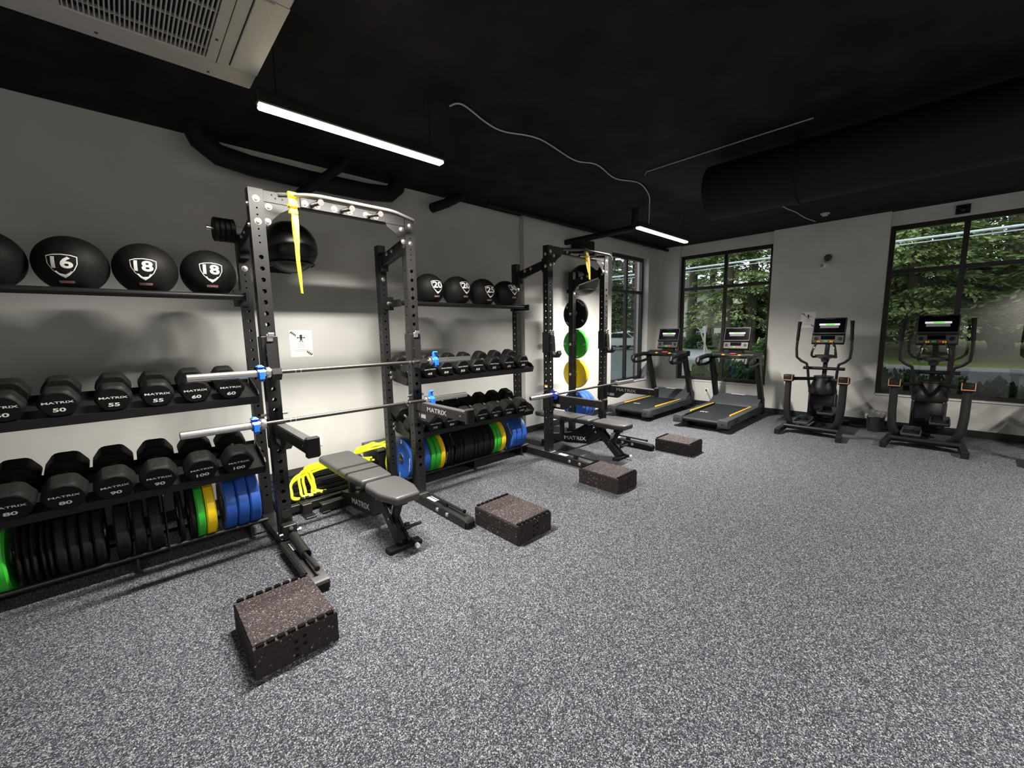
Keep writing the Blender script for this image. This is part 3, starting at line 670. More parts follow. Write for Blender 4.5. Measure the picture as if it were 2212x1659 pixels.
# ================================================================== STRAPS ON THE PULL-UP BARS
def strap(x, y, ztop, pts, label, wid=.05):
    t = thing('loop_strap', label, 'strap', (x, y, ztop), 'yellow loop straps')
    def ribbon(path, ws, twist, off):
        vs = []; fs = []; k = len(path)
        for i, (p, w_, tw) in enumerate(zip(path, ws, twist)):
            p = Vector(p); d = Vector((math.cos(tw), math.sin(tw), 0)); nrm = Vector((-math.sin(tw), math.cos(tw), 0))
            for a, b in ((-1, -1), (1, -1), (1, 1), (-1, 1)): vs.append(p+d*a*w_/2+nrm*b*.0022)
        for i in range(k-1):
            for j in range(4): fs.append((4*i+j, 4*i+(j+1) % 4, 4*i+4+(j+1) % 4, 4*i+4+j))
        fs += [(0, 1, 2, 3), (4*k-4, 4*k-3, 4*k-2, 4*k-1)]
        return MB().add(vs, fs)
    a, b = pts
    ob('front_strand', ribbon(*a, 0), 'strap', t); ob('back_strand', ribbon(*b, 0), 'strap', t)
    ob('knot', MB().tube([(-.026, 0, 0), (.026, 0, 0)], .021, 12).box(-.03, .03, -.026, .022, -.085, -.06, .006).box(-.027, .027, -.020, .016, -.13, -.10, .005), 'strap', t)
    return t
N_ = 14
def strand(dx, dy, length, w0, w1, tw0, tw1, lean, phase):
    P = []; W = []; Tw = []
    for i in range(N_):
        u = i/(N_-1); P.append((dx*(1-u)+lean*u+.006*math.sin(7*u+phase), dy*math.sin(math.pi*u), -length*u)); W.append(w0+(w1-w0)*u); Tw.append(tw0+(tw1-tw0)*u)
    return P, W, Tw
strap(.93, 3.165, 2.553, (strand(-.004, -.022, .66, .048, .026, 0, .9, .012, 0), strand(.006, .012, .66, .046, .022, .1, 1.3, .016, 2)), 'yellow loop strap hanging from the pull-up bar of the near rack')
strap(4.16, 3.09, 2.553, (strand(0, -.022, .34, .055, .05, 0, .25, .07, 0), strand(.006, .012, .34, .05, .045, .1, .4, .075, 2)), 'yellow loop strap hanging from the pull-up bar of the far rack')

# ================================================================== LARGE EXERCISE BALLS ON WALL RINGS
for (x, y, z, r, lab, lab2) in ((1.155, 4.10, 2.375, .222, 'large black exercise ball behind the near power rack', 'black wall ring holding the ball behind the near power rack'),
                                (5.585, 4.195, 2.405, .25, 'large black exercise ball behind the far power rack', 'black wall ring holding the ball behind the far power rack')):
    t = thing('exercise_ball', lab, 'exercise ball', (x, y, z), 'large exercise balls')
    ob('shell', MB().ball((0, 0, 0), r, 48, 30), 'ballskin', t)
    ob('seam', MB().tube([((r+.0004)*math.cos(2*math.pi*i/40), (r+.0004)*math.sin(2*math.pi*i/40)*math.cos(.5), (r+.0004)*math.sin(2*math.pi*i/40)*math.sin(.5)) for i in range(41)], .0022, 6, False), 'rubber2', t)
    rr = r*.80; zz = -r*.60-.012
    k = thing('ball_ring', lab2, 'wall ring', (x, y, z), 'wall rings for exercise balls')
    wy = (YW if x < 4 else 4.46)-y
    ob('ring', MB().tube([((rr+.008)*math.cos(2*math.pi*i/36), (rr+.008)*math.sin(2*math.pi*i/36), zz) for i in range(37)], .008, 8, False), 'steel', k)
    ob('arm', MB().cyl((-.07, rr, zz), (-.07, wy-.004, zz), .008, 8).cyl((.07, rr, zz), (.07, wy-.004, zz), .008, 8), 'steel', k)
    ob('wall_plate', MB().box(-.11, .11, wy-.006, wy-.0005, zz-.03, zz+.03, .002), 'steel', k)

# ================================================================== BENCHES
def pad(outline, th, z, bev=.022):
    """rounded upholstered pad from an xy outline"""
    bm = bmesh.new(); vs = [bm.verts.new((a, b, z)) for a, b in outline]; f = bm.faces.new(vs)
    ex = bmesh.ops.extrude_face_region(bm, geom=[f]); nv = [e for e in ex['geom'] if isinstance(e, bmesh.types.BMVert)]
    bmesh.ops.translate(bm, vec=(0, 0, th), verts=nv)
    bmesh.ops.recalc_face_normals(bm, faces=bm.faces)
    bmesh.ops.bevel(bm, geom=list(bm.edges), offset=bev, segments=4, affect='EDGES', profile=0.5)
    mb = MB(); bm.verts.index_update(); mb.add([v.co for v in bm.verts], [[v.index for v in q.verts] for q in bm.faces]); bm.free(); return mb
def bench(x, y, label):
    t = thing('weight_bench', label, 'bench', (x, y, 0), 'adjustable benches')
    Y = lambda v: v-3.30
    ob('back_pad', pad([(-.13, Y(3.08)), (.13, Y(3.08)), (.155, Y(3.35)), (.155, Y(4.00)), (.12, Y(4.03)), (-.12, Y(4.03)), (-.155, Y(4.00)), (-.155, Y(3.35))], .065, .385), 'vinyl', t, ang=50)
    ob('seat_pad', pad([(-.095, Y(2.57)), (.095, Y(2.57)), (.145, Y(2.74)), (.15, Y(2.97)), (.12, Y(3.03)), (-.12, Y(3.03)), (-.15, Y(2.97)), (-.145, Y(2.74))], .065, .385), 'vinyl', t, ang=50)
    for p, q in ((3.12, 3.95), (2.66, 2.98)): ob('pad_plate', MB().box(-.07, .07, Y(p), Y(q), .368, .386, .003), 'tmblack', t)
    ob('main_beam', MB().prism([(Y(3.82), .055), (Y(3.82), .13), (Y(3.70), .15), (Y(3.35), .24), (Y(3.14), .36), (Y(2.95), .36), (Y(2.93), .24), (Y(3.12), .11), (Y(3.50), .06)], 'yz', -.035, .035), 'steel', t, smooth=False)
    lt = MB(); text(lt, 'MATRIX', T_face((-.0357, Y(3.37), .145), (0, -1, .12), (0, .12, 1)), .050, 1.5, .018); ob('lettering', lt, 'white', t, smooth=False)
    for q in (-.033, .033): ob('front_leg', MB().beam((q, Y(3.0), .32), (q, Y(2.68), .03), .022, .085, .003), 'steel', t)
    ob('leg_web', MB().beam((0, Y(2.86), .21), (0, Y(2.70), .05), .05, .03, .003), 'steel', t)
    ob('seat_strut', MB().beam((0, Y(2.70), .372), (0, Y(2.83), .12), .030, .05, .003).box(-.05, .05, Y(2.68), Y(2.76), .33, .372, .004), 'steel', t)
    ob('adjustment_ladder', MB().beam((0, Y(2.77), .34), (0, Y(2.87), .10), .052, .012, .002).cyl((-.045, Y(2.80), .27), (.045, Y(2.80), .27), .008, 8).cyl((-.045, Y(2.83), .19), (.045, Y(2.83), .19), .008, 8), 'zinc', t)
    ob('front_foot', MB().box(-.135, .135, Y(2.64), Y(2.72), 0, .035, .006), 'rubber', t)
    ob('rear_foot', MB().box(-.24, .24, Y(3.72), Y(3.80), .02, .09, .004).box(-.24, -.17, Y(3.71), Y(3.81), 0, .022, .003).box(.17, .24, Y(3.71), Y(3.81), 0, .022, .003), 'steel', t)
    ob('support_post', MB().box(-.025, .025, Y(3.60), Y(3.65), .12, .375, .003), 'steel', t)
    ob('adjustment_link', MB().beam((0, Y(3.50), .16), (0, Y(3.20), .35), .05, .035, .003).cyl((-.06, Y(3.30), .28), (.06, Y(3.30), .28), .012, 10), 'steel', t)
    ob('pivot_pin', MB().cyl((-.055, Y(3.06), .335), (.055, Y(3.06), .335), .014, 12), 'zinc', t)
    ob('handle', MB().cyl((.05, Y(2.67), .055), (.05, Y(2.58), .045), .014, 12).cyl((.05, Y(2.70), .12), (.05, Y(2.72), .17), .02, 12).cyl((.01, Y(2.68), .15), (.15, Y(2.68), .15), .013, 10), 'steel', t)
    ob('transport_grip', MB().cyl((.05, Y(2.58), .045), (.05, Y(2.555), .042), .017, 14), 'knob', t)
    ob('warning_label', MB().prism([(Y(3.02), .275), (Y(3.05), .275), (Y(3.035), .302)], 'yz', -.0362, -.0356), 'amberlabel', t, smooth=False)
    for q in (-.15, .11): ob('wheel', MB().cyl((q, Y(3.815), .036), (q+.04, Y(3.815), .036), .035, 16), 'tmblack', t)
    return t
bench(1.372, 3.30, 'grey padded adjustable bench standing in the near power rack')
bench(4.350, 3.30, 'grey padded adjustable bench standing in the far power rack')

# ================================================================== RUBBER STEP BLOCKS
def block(x0, x1, y0, y1, h, label):
    w_, d = x1-x0, y1-y0
    t = thing('rubber_block', label, 'step block', ((x0+x1)/2, (y0+y1)/2, 0), 'rubber step blocks')
    a, b = w_/2, d/2
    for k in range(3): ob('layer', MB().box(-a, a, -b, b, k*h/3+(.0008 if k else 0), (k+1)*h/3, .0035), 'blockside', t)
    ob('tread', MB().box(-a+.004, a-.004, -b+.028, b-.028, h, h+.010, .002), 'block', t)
    n = 8; pit = (w_-.02)/n
    for s in (-1, 1):
        ob('edge_strip', MB().box(-a+.002, a-.002, s*b-.002*s, s*(b-.028), h, h+.004, 0), 'block', t)
        for i in range(n):
            cx = -a+.01+pit*(i+.5); ob('tooth', MB().box(cx-pit*.35, cx+pit*.35, s*(b-.003), s*(b-.026), h+.004, h+.018, .002), 'tooth', t)
    for (sx_, zz) in ((-.012, .62), (.028, .70), (-.012, .36), (.028, .42), (-.012, .12)):
        ob('slot', MB().box(sx_-.008, sx_+.010, -b-.0008, -b+.001, h*zz, h*zz+.016), 'tooth', t)
    return t
block(.283, .668, 2.085, 2.565, .150, 'flecked rubber step block nearest the camera')
block(1.985, 2.365, 2.085, 2.60, .150, 'flecked rubber step block in front of the near rack right foot')
block(3.345, 3.70, 2.085, 2.56, .150, 'flecked rubber step block in front of the far rack left foot')
block(4.990, 5.335, 2.085, 2.56, .150, 'flecked rubber step block nearest the treadmills')

# ================================================================== CORD PLATFORM BY THE WALL
t = thing('cord_platform', 'low black training platform by the wall inside the near rack', 'platform', (1.45, 4.2, 0))
ob('deck', MB().prism([(-.28, .075), (.27, .245), (.27, .205), (-.28, .045)], 'yz', -.62, .36), 'tmblack', t, smooth=False)
for k in range(6):
    yy = -.24+k*.075; zz = .089+(yy+.28)*.309
    ob('slat', MB().box(-.60, .34, yy, yy+.022, zz, zz+.008, .002), 'rubber2', t)
ob('front_beam', MB().box(-.64, .38, -.34, -.28, .03, .095, .004), 'steel', t)
for q in (-.58, .26): ob('rear_leg', MB().box(q, q+.08, .20, .26, 0, .21, .004), 'steel', t)
for q in (-.46, .26): ob('front_leg', MB().box(q, q+.08, -.42, -.28, 0, .11, .004), 'steel', t)
for q in (-.46, .27): ob('toe_plate', MB().box(q, q+.09, -.50, -.42, 0, .018, .004), 'steel', t)
t2 = thing('cord_box', 'tall black box with a green lid edge behind the bench, by the wall', 'box', (2.0, 4.27, 0))
ob('body', MB().box(-.14, .26, -.165, .235, 0, .335, .006), 'tmblack', t2); ob('lid', MB().box(-.15, .27, -.175, .240, .336, .362, .004), 'padgrey', t2)
def cord(path, label, r=.011):
    # smooth through the points
    P = [Vector(p) for p in path]; out = []
    for i in range(len(P)-1):
        p0 = P[max(i-1, 0)]; p1 = P[i]; p2 = P[i+1]; p3 = P[min(i+2, len(P)-1)]
        for k in range(6):
            u = k/6; out.append(.5*((2*p1)+(p2-p0)*u+(2*p0-5*p1+4*p2-p3)*u*u+(3*p1-p0-3*p2+p3)*u**3))
    out.append(P[-1])
    c = thing('elastic_cord', label, 'cord', tuple(out[0]), 'lime elastic cords')
    ob('tubing', MB().tube([p-out[0] for p in out], r, 8), 'cord', c)
    ob('clip', MB().tube([out[-1]-out[0], out[-1]-out[0]+(out[-1]-out[-2]).normalized()*.035], r*1.15, 8), 'tmblack', c)
    return c
for k in range(7):
    d = k*.020; j = random.uniform(-.02, .02); zt = .268+.018*(k % 3)
    cord([(1.66+.03*k, 4.10+d*.6, zt-.03), (1.40, 4.17+d*.8, zt+.006), (1.15+j, 4.13+d, zt), (.975+.035*k+j, 4.03+d*.5, zt-.02), (.945+.038*k+2*j, 3.965+.008*(k % 3), .175+j), (.955+.038*k+j, 3.93+.006*(k % 2), .128+.004*k), (1.03+.034*k+3*j, 3.915, .123+.003*k)], 'lime elastic cord, %s from left of the bunch over the platform' % ORD[k], .0125)
for k in range(6):
    d = k*.020
    j = random.uniform(-.012, .012)
    if k < 3: tail = [(1.93+.012*k, 4.09, .385+.012*k), (1.945+.013*k, 4.066, .33), (1.925+.016*k, 4.066, .20), (1.945+.012*k, 4.068, .09+.02*k)]
    else: tail = [(2.0, 4.13+d, .378+.024*((k+1) % 2)), (2.12, 4.15+d, .377), (2.23, 4.20+d*.8, .377)]
    cord([(1.66+.01*k, 4.30+d*.2, .30+.012*k), (1.74+.03*k, 4.14+d*1.3, .370+.014*(k % 3)), (1.86+j, 4.12+d*1.3, .380+.024*(k % 2))]+tail, 'lime elastic cord, %s from left of the bunch on the box' % ORD[k], .0115)

# ================================================================== CARDIO MACHINES
def console(parent, x, z, wd, hg, tilt, amber):
    """upright screen console facing -x, centred on y=0"""
    T = Matrix.Translation((x, 0, z)) @ Matrix.Rotation(tilt, 4, 'Y')
    h = wd/2
    body = ob('console', MB().box(0, .045, -h, h, 0, hg, .018, T, 3), 'tmblack', parent)
    ob('console_rim', MB().box(-.003, .004, -h+.004, h-.004, hg*.40, hg-.004, .003, T), 'padgrey', body)
    ob('screen', MB().box(-.006, -.002, -h+.014, h-.014, hg*.43, hg-.018, 0, T), 'screen', body)
    ob('screen_band', MB().box(-.0075, -.0062, -h*.62, h*.62, hg*.70, hg*.765, 0, T), 'scr_white', body)
    ob('screen_title', MB().box(-.0085, -.0078, -h*.30, h*.22, hg*.708, hg*.758, 0, T), 'scr_green', body)
    ob('screen_panel', MB().box(-.0075, -.0062, -h*.56, h*.56, hg*.60, hg*.69, 0, T), 'scr_dim', body)
    ob('camera_notch', MB().box(-.008, -.002, -h*.32, h*.32, hg-.030, hg-.012, .003, T), 'tmgrey', body)
    ob('ledge', MB().box(-.045, .0, -h+.004, h-.004, hg*.355, hg*.395, .006, T), 'tmgrey', body)
    ob('key_panel', MB().box(-.006, .0, -h+.012, h-.012, hg*.05, hg*.33, .003, T), 'padgrey', body)
    ob('key_screen', MB().box(-.0085, -.0055, -h*.42, h*.42, hg*.17, hg*.31, 0, T), 'screen', body)
    ob('start_key', MB().box(-.010, -.0055, -.002, .045, hg*.08, hg*.14, .001, T), 'key_green', body)
    ob('stop_key', MB().box(-.010, -.0055, -.055, -.022, hg*.08, hg*.15, .001, T), 'key_red', body)
    for s in (-1, 1): ob('speaker_dial', MB().cyl(T @ Vector((-.0055, s*h*.72, hg*.20)), T @ Vector((-.012, s*h*.72, hg*.20)), .026, 16), 'tmblack', body)
    return body
def treadmill(x, y, label):
    t = thing('treadmill', label, 'treadmill', (x, y, 0), 'treadmills facing the windows')
    for s in (-1, 1):
        ob('side_rail', MB().prism([(.10, .10), (.10, .195), (1.42, .215), (1.62, .26), (1.80, .24), (1.85, .10)], 'xz', s*.295, s*.415), 'tmgrey', t, ang=30)
        c = ob('end_cap', MB().box(0, .14, s*.27, s*.425, .075, .205, .016, None, 2), 'tmgrey', t)
        ob('cap_hole', MB().cyl((-.001, s*.345, .14), (.004, s*.345, .14), .016, 12), 'inner', c)
        ob('stripe', MB().box(.42, 1.42, s*.300, s*.325, .2015, .2175, 0, Matrix.Rotation(-.0005, 4, 'Y')), 'stripe', t)
        for i in range(7): ob('vent_slot', MB().box(.30+i*.03, .31+i*.03, s*.4148, s*.4165, .115, .165), 'inner', t)
    ob('belt', MB().prism([(.045, .115), (.030, .135), (.030, .155), (.045, .175), (1.48, .196), (1.48, .12)], 'xz', -.268, .268), 'belt', t, ang=30)
    lt = MB(); text(lt, 'FIT', T_face((.60, .16, .1845), (0, -1, 0), (1, 0, .0146)), .045, 1.6, .02); ob('lettering', lt, 'white', t, smooth=False)
    ob('motor_hood', MB().prism([(1.44, .20), (1.47, .235), (1.62, .32), (1.72, .365), (1.80, .36), (1.86, .30), (1.87, .08), (1.44, .08)], 'xz', -.40, .40), 'tmgrey', t, ang=25)
    ob('hood_vent', MB().box(1.70, 1.716, -.12, .12, .3655, .372, .002), 'plate', t)
    ob('base_frame', MB().box(.10, 1.82, -.30, -.22, .02, .08, .004).box(.10, 1.82, .22, .30, .02, .08, .004).box(.25, .33, -.34, .34, .015, .07, .004).box(1.5, 1.6, -.34, .34, .015, .07, .004), 'tmblack', t)
    for p, q in ((.28, -.32), (.28, .32), (1.58, -.32), (1.58, .32)): ob('level_foot', MB().cyl((p, q, 0), (p, q, .03), .025, 12), 'rubber', t)
    for s in (-1, 1):
        ob('upright_post', MB().beam((1.80, s*.385, .06), (1.40, s*.375, 1.06), .072, .115, .010, (1, 0, .4)), 'tmblack', t)
        # looped side handle
        yy = s*.385
        ob('side_handle', MB().tube([(1.42, yy, 1.085), (1.20, yy, 1.10), (.90, yy, 1.075), (.80, yy, 1.055), (.79, yy, 1.03), (.845, yy, .965), (.90, yy, .955), (1.15, yy, .955), (1.40, yy, .985)], [.042, .040, .040, .042, .042, .032, .026, .026, .030], 12), 'tmblack', t)
    ob('dash', MB().prism([(1.34, 1.07), (1.36, 1.13), (1.50, 1.165), (1.58, 1.15), (1.58, 1.06), (1.40, 1.045)], 'xz', -.40, .40), 'tmblack', t, ang=25)
    ob('cross_bar', MB().tube([(1.36, -.38, 1.07), (1.30, -.28, 1.10), (1.27, 0, 1.105), (1.30, .28, 1.10), (1.36, .38, 1.07)], .020, 10), 'tmblack', t)
    ob('stop_button', MB().box(1.325, 1.385, -.05, .05, 1.125, 1.146, .006), 'key_red', t)
    for yy in (-.13, .14): ob('toggle', MB().box(1.262, 1.30, yy-.025, yy+.025, 1.108, 1.130, .006), 'key_amber', t)
    ob('console_stem', MB().box(1.46, 1.54, -.12, .12, 1.14, 1.24, .01), 'tmblack', t)
    console(t, 1.43, 1.205, .425, .405, R(14), False)
    return t
treadmill(6.42, 3.835, 'treadmill with grey deck, nearer the room corner')
treadmill(6.44, 2.585, 'treadmill with grey deck, nearer the elliptical trainers')

def elliptical(x, y, label):
    t = thing('elliptical_trainer', label, 'elliptical trainer', (x, y, 0), 'elliptical trainers facing the windows')
    ob('base_beam', MB().cyl((.22, -.33, .105), (.22, .33, .105), .032, 14).box(.30, 1.42, -.05, .05, .04, .11, .006).box(.24, .40, -.30, .30, .06, .10, .005), 'tmblack', t)
    ob('front_stabiliser', MB().box(1.36, 1.44, -.30, .30, .0, .07, .008), 'tmblack', t)
    for s in (-1, 1):
        ob('rear_foot', MB().beam((.0, s*.365, .045), (.34, s*.325, .095), .065, .075, .006), 'tmblack', t)
        ob('foot_pad', MB().box(-.012, .05, s*.365-.034, s*.365+.034, 0, .085, .006), 'rubber', t)
        tw = ob('side_tower', MB().tube([(.34, s*.225, .10), (.30, s*.275, .15), (.29, s*.315, .25), (.30, s*.328, .45), (.31, s*.33, .78)], [.050, .056, .056, .054, .052], 12, True, .75), 'steel', t)
        hb = ob('tower_head', MB().box(.245, .385, s*.33-.062, s*.33+.062, .77, .875, .020, None, 2), 'tmblack', t)
        cx = s*.33
        ob('tower_trim', MB().box(.238, .246, cx-.060, cx-.052, .80, .876, 0).box(.238, .246, cx+.052, cx+.060, .80, .876, 0).box(.238, .246, cx-.060, cx+.060, .792, .802, 0).box(.246, .36, cx-.060, cx-.053, .872, .878, 0).box(.246, .36, cx+.053, cx+.060, .872, .878, 0), 'copper', hb, smooth=False)
        ob('tower_link', MB().tube([(.34, s*.27, .815), (.55, s*.20, .80), (.86, s*.10, .78)], .026, 10), 'tmblack', t)
        # moving arm
        ar = ob('moving_arm', MB().tube([(.86, s*.150, .56), (.80, s*.168, .72), (.745, s*.185, .95), (.73, s*.20, 1.02), (.71, s*.27, 1.06), (.69, s*.325, 1.12), (.68, s*.335, 1.25), (.68, s*.330, 1.42), (.69, s*.318, 1.66)], .0185, 10), 'steel', t)
        ob('arm_grip', MB().tube([(.68, s*.3305, 1.38), (.687, s*.322, 1.58), (.691, s*.317, 1.655), (.691, s*.317, 1.668)], [.0225, .0225, .025, .029], 12), 'rubber', ar)
        # fixed grip with amber buttons
        fg = ob('fixed_grip', MB().tube([(.92, s*.10, 1.12), (.82, s*.145, 1.12), (.75, s*.150, 1.15), (.74, s*.145, 1.20), (.77, s*.120, 1.30), (.80, s*.095, 1.345)], .0165, 10), 'tmblack', t)
        ob('pulse_pad', MB().tube([(.745, s*.144, 1.205), (.765, s*.125, 1.275)], .0185, 10), 'chrome', fg)
        ob('thumb_button', MB().box(.770, .80, s*.080-.020, s*.080-.002, 1.345, 1.375, .005).box(.770, .80, s*.080+.002, s*.080+.020, 1.345, 1.375, .005), 'key_amber', fg)
        # pedal and linkage
        pz = .145 if s > 0 else .285; px = .20 if s > 0 else .42
        pd = ob('pedal', MB().box(px, px+.40, s*.125-.095, s*.125+.095, pz, pz+.02, .008), 'tmblack', t)
        ob('pedal_rim', MB().box(px, px+.40, s*.125-.097, s*.125-.085, pz+.016, pz+.055, .004).box(px, px+.40, s*.125+.085, s*.125+.097, pz+.016, pz+.055, .004).box(px+.385, px+.40, s*.125-.09, s*.125+.09, pz+.016, pz+.075, .004).box(px, px+.012, s*.125-.09, s*.125+.09, pz+.016, pz+.04, .004), 'tmgrey', pd)
        ob('pedal_arm', MB().beam((px+.06, s*.125, pz-.02), (1.05, s*.13, .18), .045, .05, .004), 'steel', t)
    ob('drive_cover', MB().lathe([(0, .0), (.17, 0), (.18, .06), (.18, .42), (.14, .50), (0, .50)], (1.02, 0, .09), (0, 0, 1), 24), 'tmblack', t, ang=50)
    ob('rear_shroud', MB().box(.80, .98, -.165, .165, .12, .56, .03, None, 3), 'screen', t)
    ob('collar', MB().lathe([(.175, 0), (.185, .03), (.165, .12), (.125, .22), (.118, .26), (.0, .265)], (.90, 0, .545), (0, 0, 1), 28), 'tmblack', t, ang=60)
    ob('collar_lip', MB().lathe([(.118, 0), (.130, .008), (.128, .022), (.105, .026), (0, .026)], (.90, 0, .800), (0, 0, 1), 28), 'tmblack', t)
    ob('mast', MB().beam((.92, 0, .80), (1.02, 0, 1.36), .055, .055, .008, (1, 0, 0)), 'tmblack', t)
    ob('cross_tube', MB().cyl((.84, -.26, .945), (.84, .26, .945), .024, 14), 'tmblack', t)
    ob('accessory_tray', MB().lathe([(0, 0), (.08, .0), (.13, .03), (.14, .055), (.125, .055), (.11, .035), (0, .03)], (.90, 0, 1.095), (0, 0, 1), 24), 'padgrey', t)
    ob('tray_neck', MB().lathe([(0, 0), (.045, 0), (.06, .06), (0, .06)], (.90, 0, 1.04), (0, 0, 1), 16), 'tmgrey', t)
    console(t, .96, 1.315, .415, .425, R(14), True)
    return t
elliptical(6.99, 1.29, 'elliptical trainer between the treadmills and the waste bin')
elliptical(7.13, .115, 'elliptical trainer in front of the right window')
elliptical(7.10, -1.09, 'elliptical trainer barely showing at the right edge of the picture')

# ================================================================== WASTE BIN
t = thing('waste_bin', 'charcoal waste bin with clear liner on floor by the wall', 'waste bin', (8.17, .66, 0))
ob('tub', MB().lathe([(0, .0), (.085, 0), (.09, .004), (.115, .30), (.112, .30), (.086, .01), (0, .01)], n=28), 'bin', t)
lb = MB(); nn = 40; prof = [(.1205, .295), (.126, .27), (.124, .235), (.121, .225)]
vs = []; fs = []
for k, (r_, z_) in enumerate([(.10, .27), (.112, .308)]+prof):
    for i in range(nn):
        a = 2*math.pi*i/nn; rr = r_+(.006*math.sin(9*a+k)+random.uniform(-.003, .003) if k > 1 else 0); vs.append((rr*math.cos(a), rr*math.sin(a), z_+(random.uniform(-.012, .012) if k == 5 else 0)))
for k in range(5):
    for i in range(nn): fs.append((k*nn+i, k*nn+(i+1) % nn, (k+1)*nn+(i+1) % nn, (k+1)*nn+i))
ob('liner', MB().add(vs, fs), 'bag', t)
ob('liner_knot', MB().tube([(-.10, .09, .27), (-.115, .105, .24), (-.112, .10, .20)], [.012, .016, .010], 8), 'bag', t)

# ================================================================== WALL FITTINGS
def poster(o, xd, label):
    """paper notice; o = lower left corner, xd = direction of its width along the wall"""
    t = thing('paper_notice', label, 'notice', o, 'paper notices on the walls')
    xd = Vector(xd); n = xd.cross(Vector((0, 0, 1)))
    def T(a, b, lift): return T_face(xd*a+Vector((0, 0, b))+n*lift, xd, (0, 0, 1))
    W, H = .212, .272
    ob('sheet', MB().box(0, W, 0, H, .0008, .0022, 0, T(0, 0, 0)), 'paper', t, smooth=False)
    ink = MB()
    def flat(poly, a, b, lift=.0027): ink.add([(p, q, 0) for p, q in poly], [tuple(range(len(poly)))], T(a, b, lift))
    disc = lambda r: [(r*math.cos(2*math.pi*i/14), r*math.sin(2*math.pi*i/14)) for i in range(14)]
    # little dumbbell-lifting cookie figure: head, body, arms, legs
    flat(disc(.014), .106, .214); flat([(-.010, -.016), (.010, -.016), (.009, .014), (-.009, .014)], .106, .188)
    flat([(-.030, -.004), (.030, -.004), (.030, .004), (-.030, .004)], .106, .196); flat([(-.016, -.016), (-.008, -.016), (-.001, .004), (-.009, .004)], .106, .171); flat([(.008, -.016), (.016, -.016), (.009, .004), (.001, .004)], .106, .171)
    for a in (-.032, .032): flat(disc(.007), .106+a, .196)
    # pointed leaf sprigs in two corners
    for (a, b, s) in ((.034, .238, 1.35), (.178, .034, -1.35)):
        for k in range(4):
            an = R(35+k*18); c_, s_ = math.cos(an), math.sin(an); q = Vector((k*.009-.013, -k*.007+.009)); c_ *= 1.1
            flat([(s*(q.x-.013*c_), s*(q.y-.013*s_)), (s*(q.x+.005*s_), s*(q.y-.005*c_)), (s*(q.x+.013*c_), s*(q.y+.013*s_)), (s*(q.x-.005*s_), s*(q.y+.005*c_))], a, b)
    ob('picture', ink, 'ink', t, smooth=False)
    tx = MB()
    for (b, w_, k) in ((.150, .07, 7), (.133, .09, 9), (.116, .07, 6), (.099, .08, 8), (.070, .14, 16), (.056, .11, 12)):
        for i in range(k):
            a = .106-w_/2+w_*i/k; tx.add([(0, 0, 0), (w_/k*.7, 0, 0), (w_/k*.7, .006, 0), (0, .006, 0)], [(0, 1, 2, 3)], T(a, b, .0026))
    ob('text_lines', tx, 'inkpale', t, smooth=False)
    return t
poster((1.200, YW, 1.375), (1, 0, 0), 'white paper notice on the wall inside the near rack')
poster((XW, 1.79, 1.565), (0, -1, 0), 'white paper notice on the wall behind an elliptical trainer')
def outlet(o, xd, label):
    t = thing('wall_outlet', label, 'outlet', o, 'wall outlets'); xd = Vector(xd); n = xd.cross(Vector((0, 0, 1)))
    T = T_face(n*0, xd, (0, 0, 1))
    ob('cover', MB().box(-.035, .035, -.057, .057, .0005, .006, .0015, T), 'plate', t)
    for s in (-1, 1):
        r_ = ob('receptacle', MB().box(-.017, .017, s*.020-.014, s*.020+.014, .006, .0075, .0005, T), 'plate', t)
        ob('slot_pair', MB().box(-.009, -.006, s*.020-.005, s*.020+.006, .0075, .0078, 0, T).box(.006, .009, s*.020-.005, s*.020+.006, .0075, .0078, 0, T), 'inner', r_)
    return t
outlet((1.395, YW, .475), (1, 0, 0), 'white wall outlet behind the near rack spotter arm')
o_ = outlet((XW, 3.32, .31), (0, -1, 0), 'white wall outlet with black plug below the window')
t = thing('appliance_lead', 'black plugged-in lead below the window', 'lead', (XW-.008, 3.32, .335))
ob('plug', MB().box(-.032, 0, -.013, .013, -.012, .012, .003), 'tmblack', t); ob('cable', MB().tube([(-.03, 0, 0), (-.10, -.05, -.01), (-.14, -.12, -.10), (-.12, -.16, -.26), (-.08, -.20, -.326), (-.15, -.35, -.331)], .0045, 8), 'tmblack', t)
t = thing('floor_cable', 'black cable lying on the floor behind the waste bin', 'cable', (8.30, .95, .006))
ob('cable', MB().tube([(-.35, .10, 0), (-.10, .12, 0), (.02, .05, 0), (-.02, -.10, 0), (.05, -.20, 0), (.02, -.50, 0)], .005, 8), 'tmblack', t)
# security camera
t = thing('security_camera', 'small grey security camera on the wall between the windows', 'camera', (XW, 1.475, 2.66))
ob('mount', MB().lathe([(0, 0), (.055, 0), (.055, .025), (.03, .045), (0, .045)], (-.0005, 0, .05), (-1, 0, 0), 20), 'padgrey', t)
ob('arm', MB().tube([(-.04, 0, .05), (-.07, 0, .01), (-.08, .02, -.04)], .012, 10), 'padgrey', t)
b_ = ob('head', MB().lathe([(0, 0), (.036, 0), (.045, .01), (.045, .10), (.03, .115), (0, .115)], (-.055, .02, -.05), (-.85, .25, -.25), 20), 'plate', t)
ob('lens', MB().lathe([(0, .001), (.032, .001), (.032, -.002)], Vector((-.055, .02, -.05))+Vector((-.85, .25, -.25)).normalized()*.1155, (-.85, .25, -.25), 16), 'screen', t)
t = thing('wall_speaker', 'black box speaker high on the wall behind the far rack', 'speaker', (5.78, 4.46, 2.95))
ob('cabinet', MB().box(-.20, .20, -.20, -.0008, -.13, .13, .008), 'black_pipe', t); ob('grille', MB().box(-.185, .185, -.206, -.2005, -.115, .115, .003), 'inner', t)
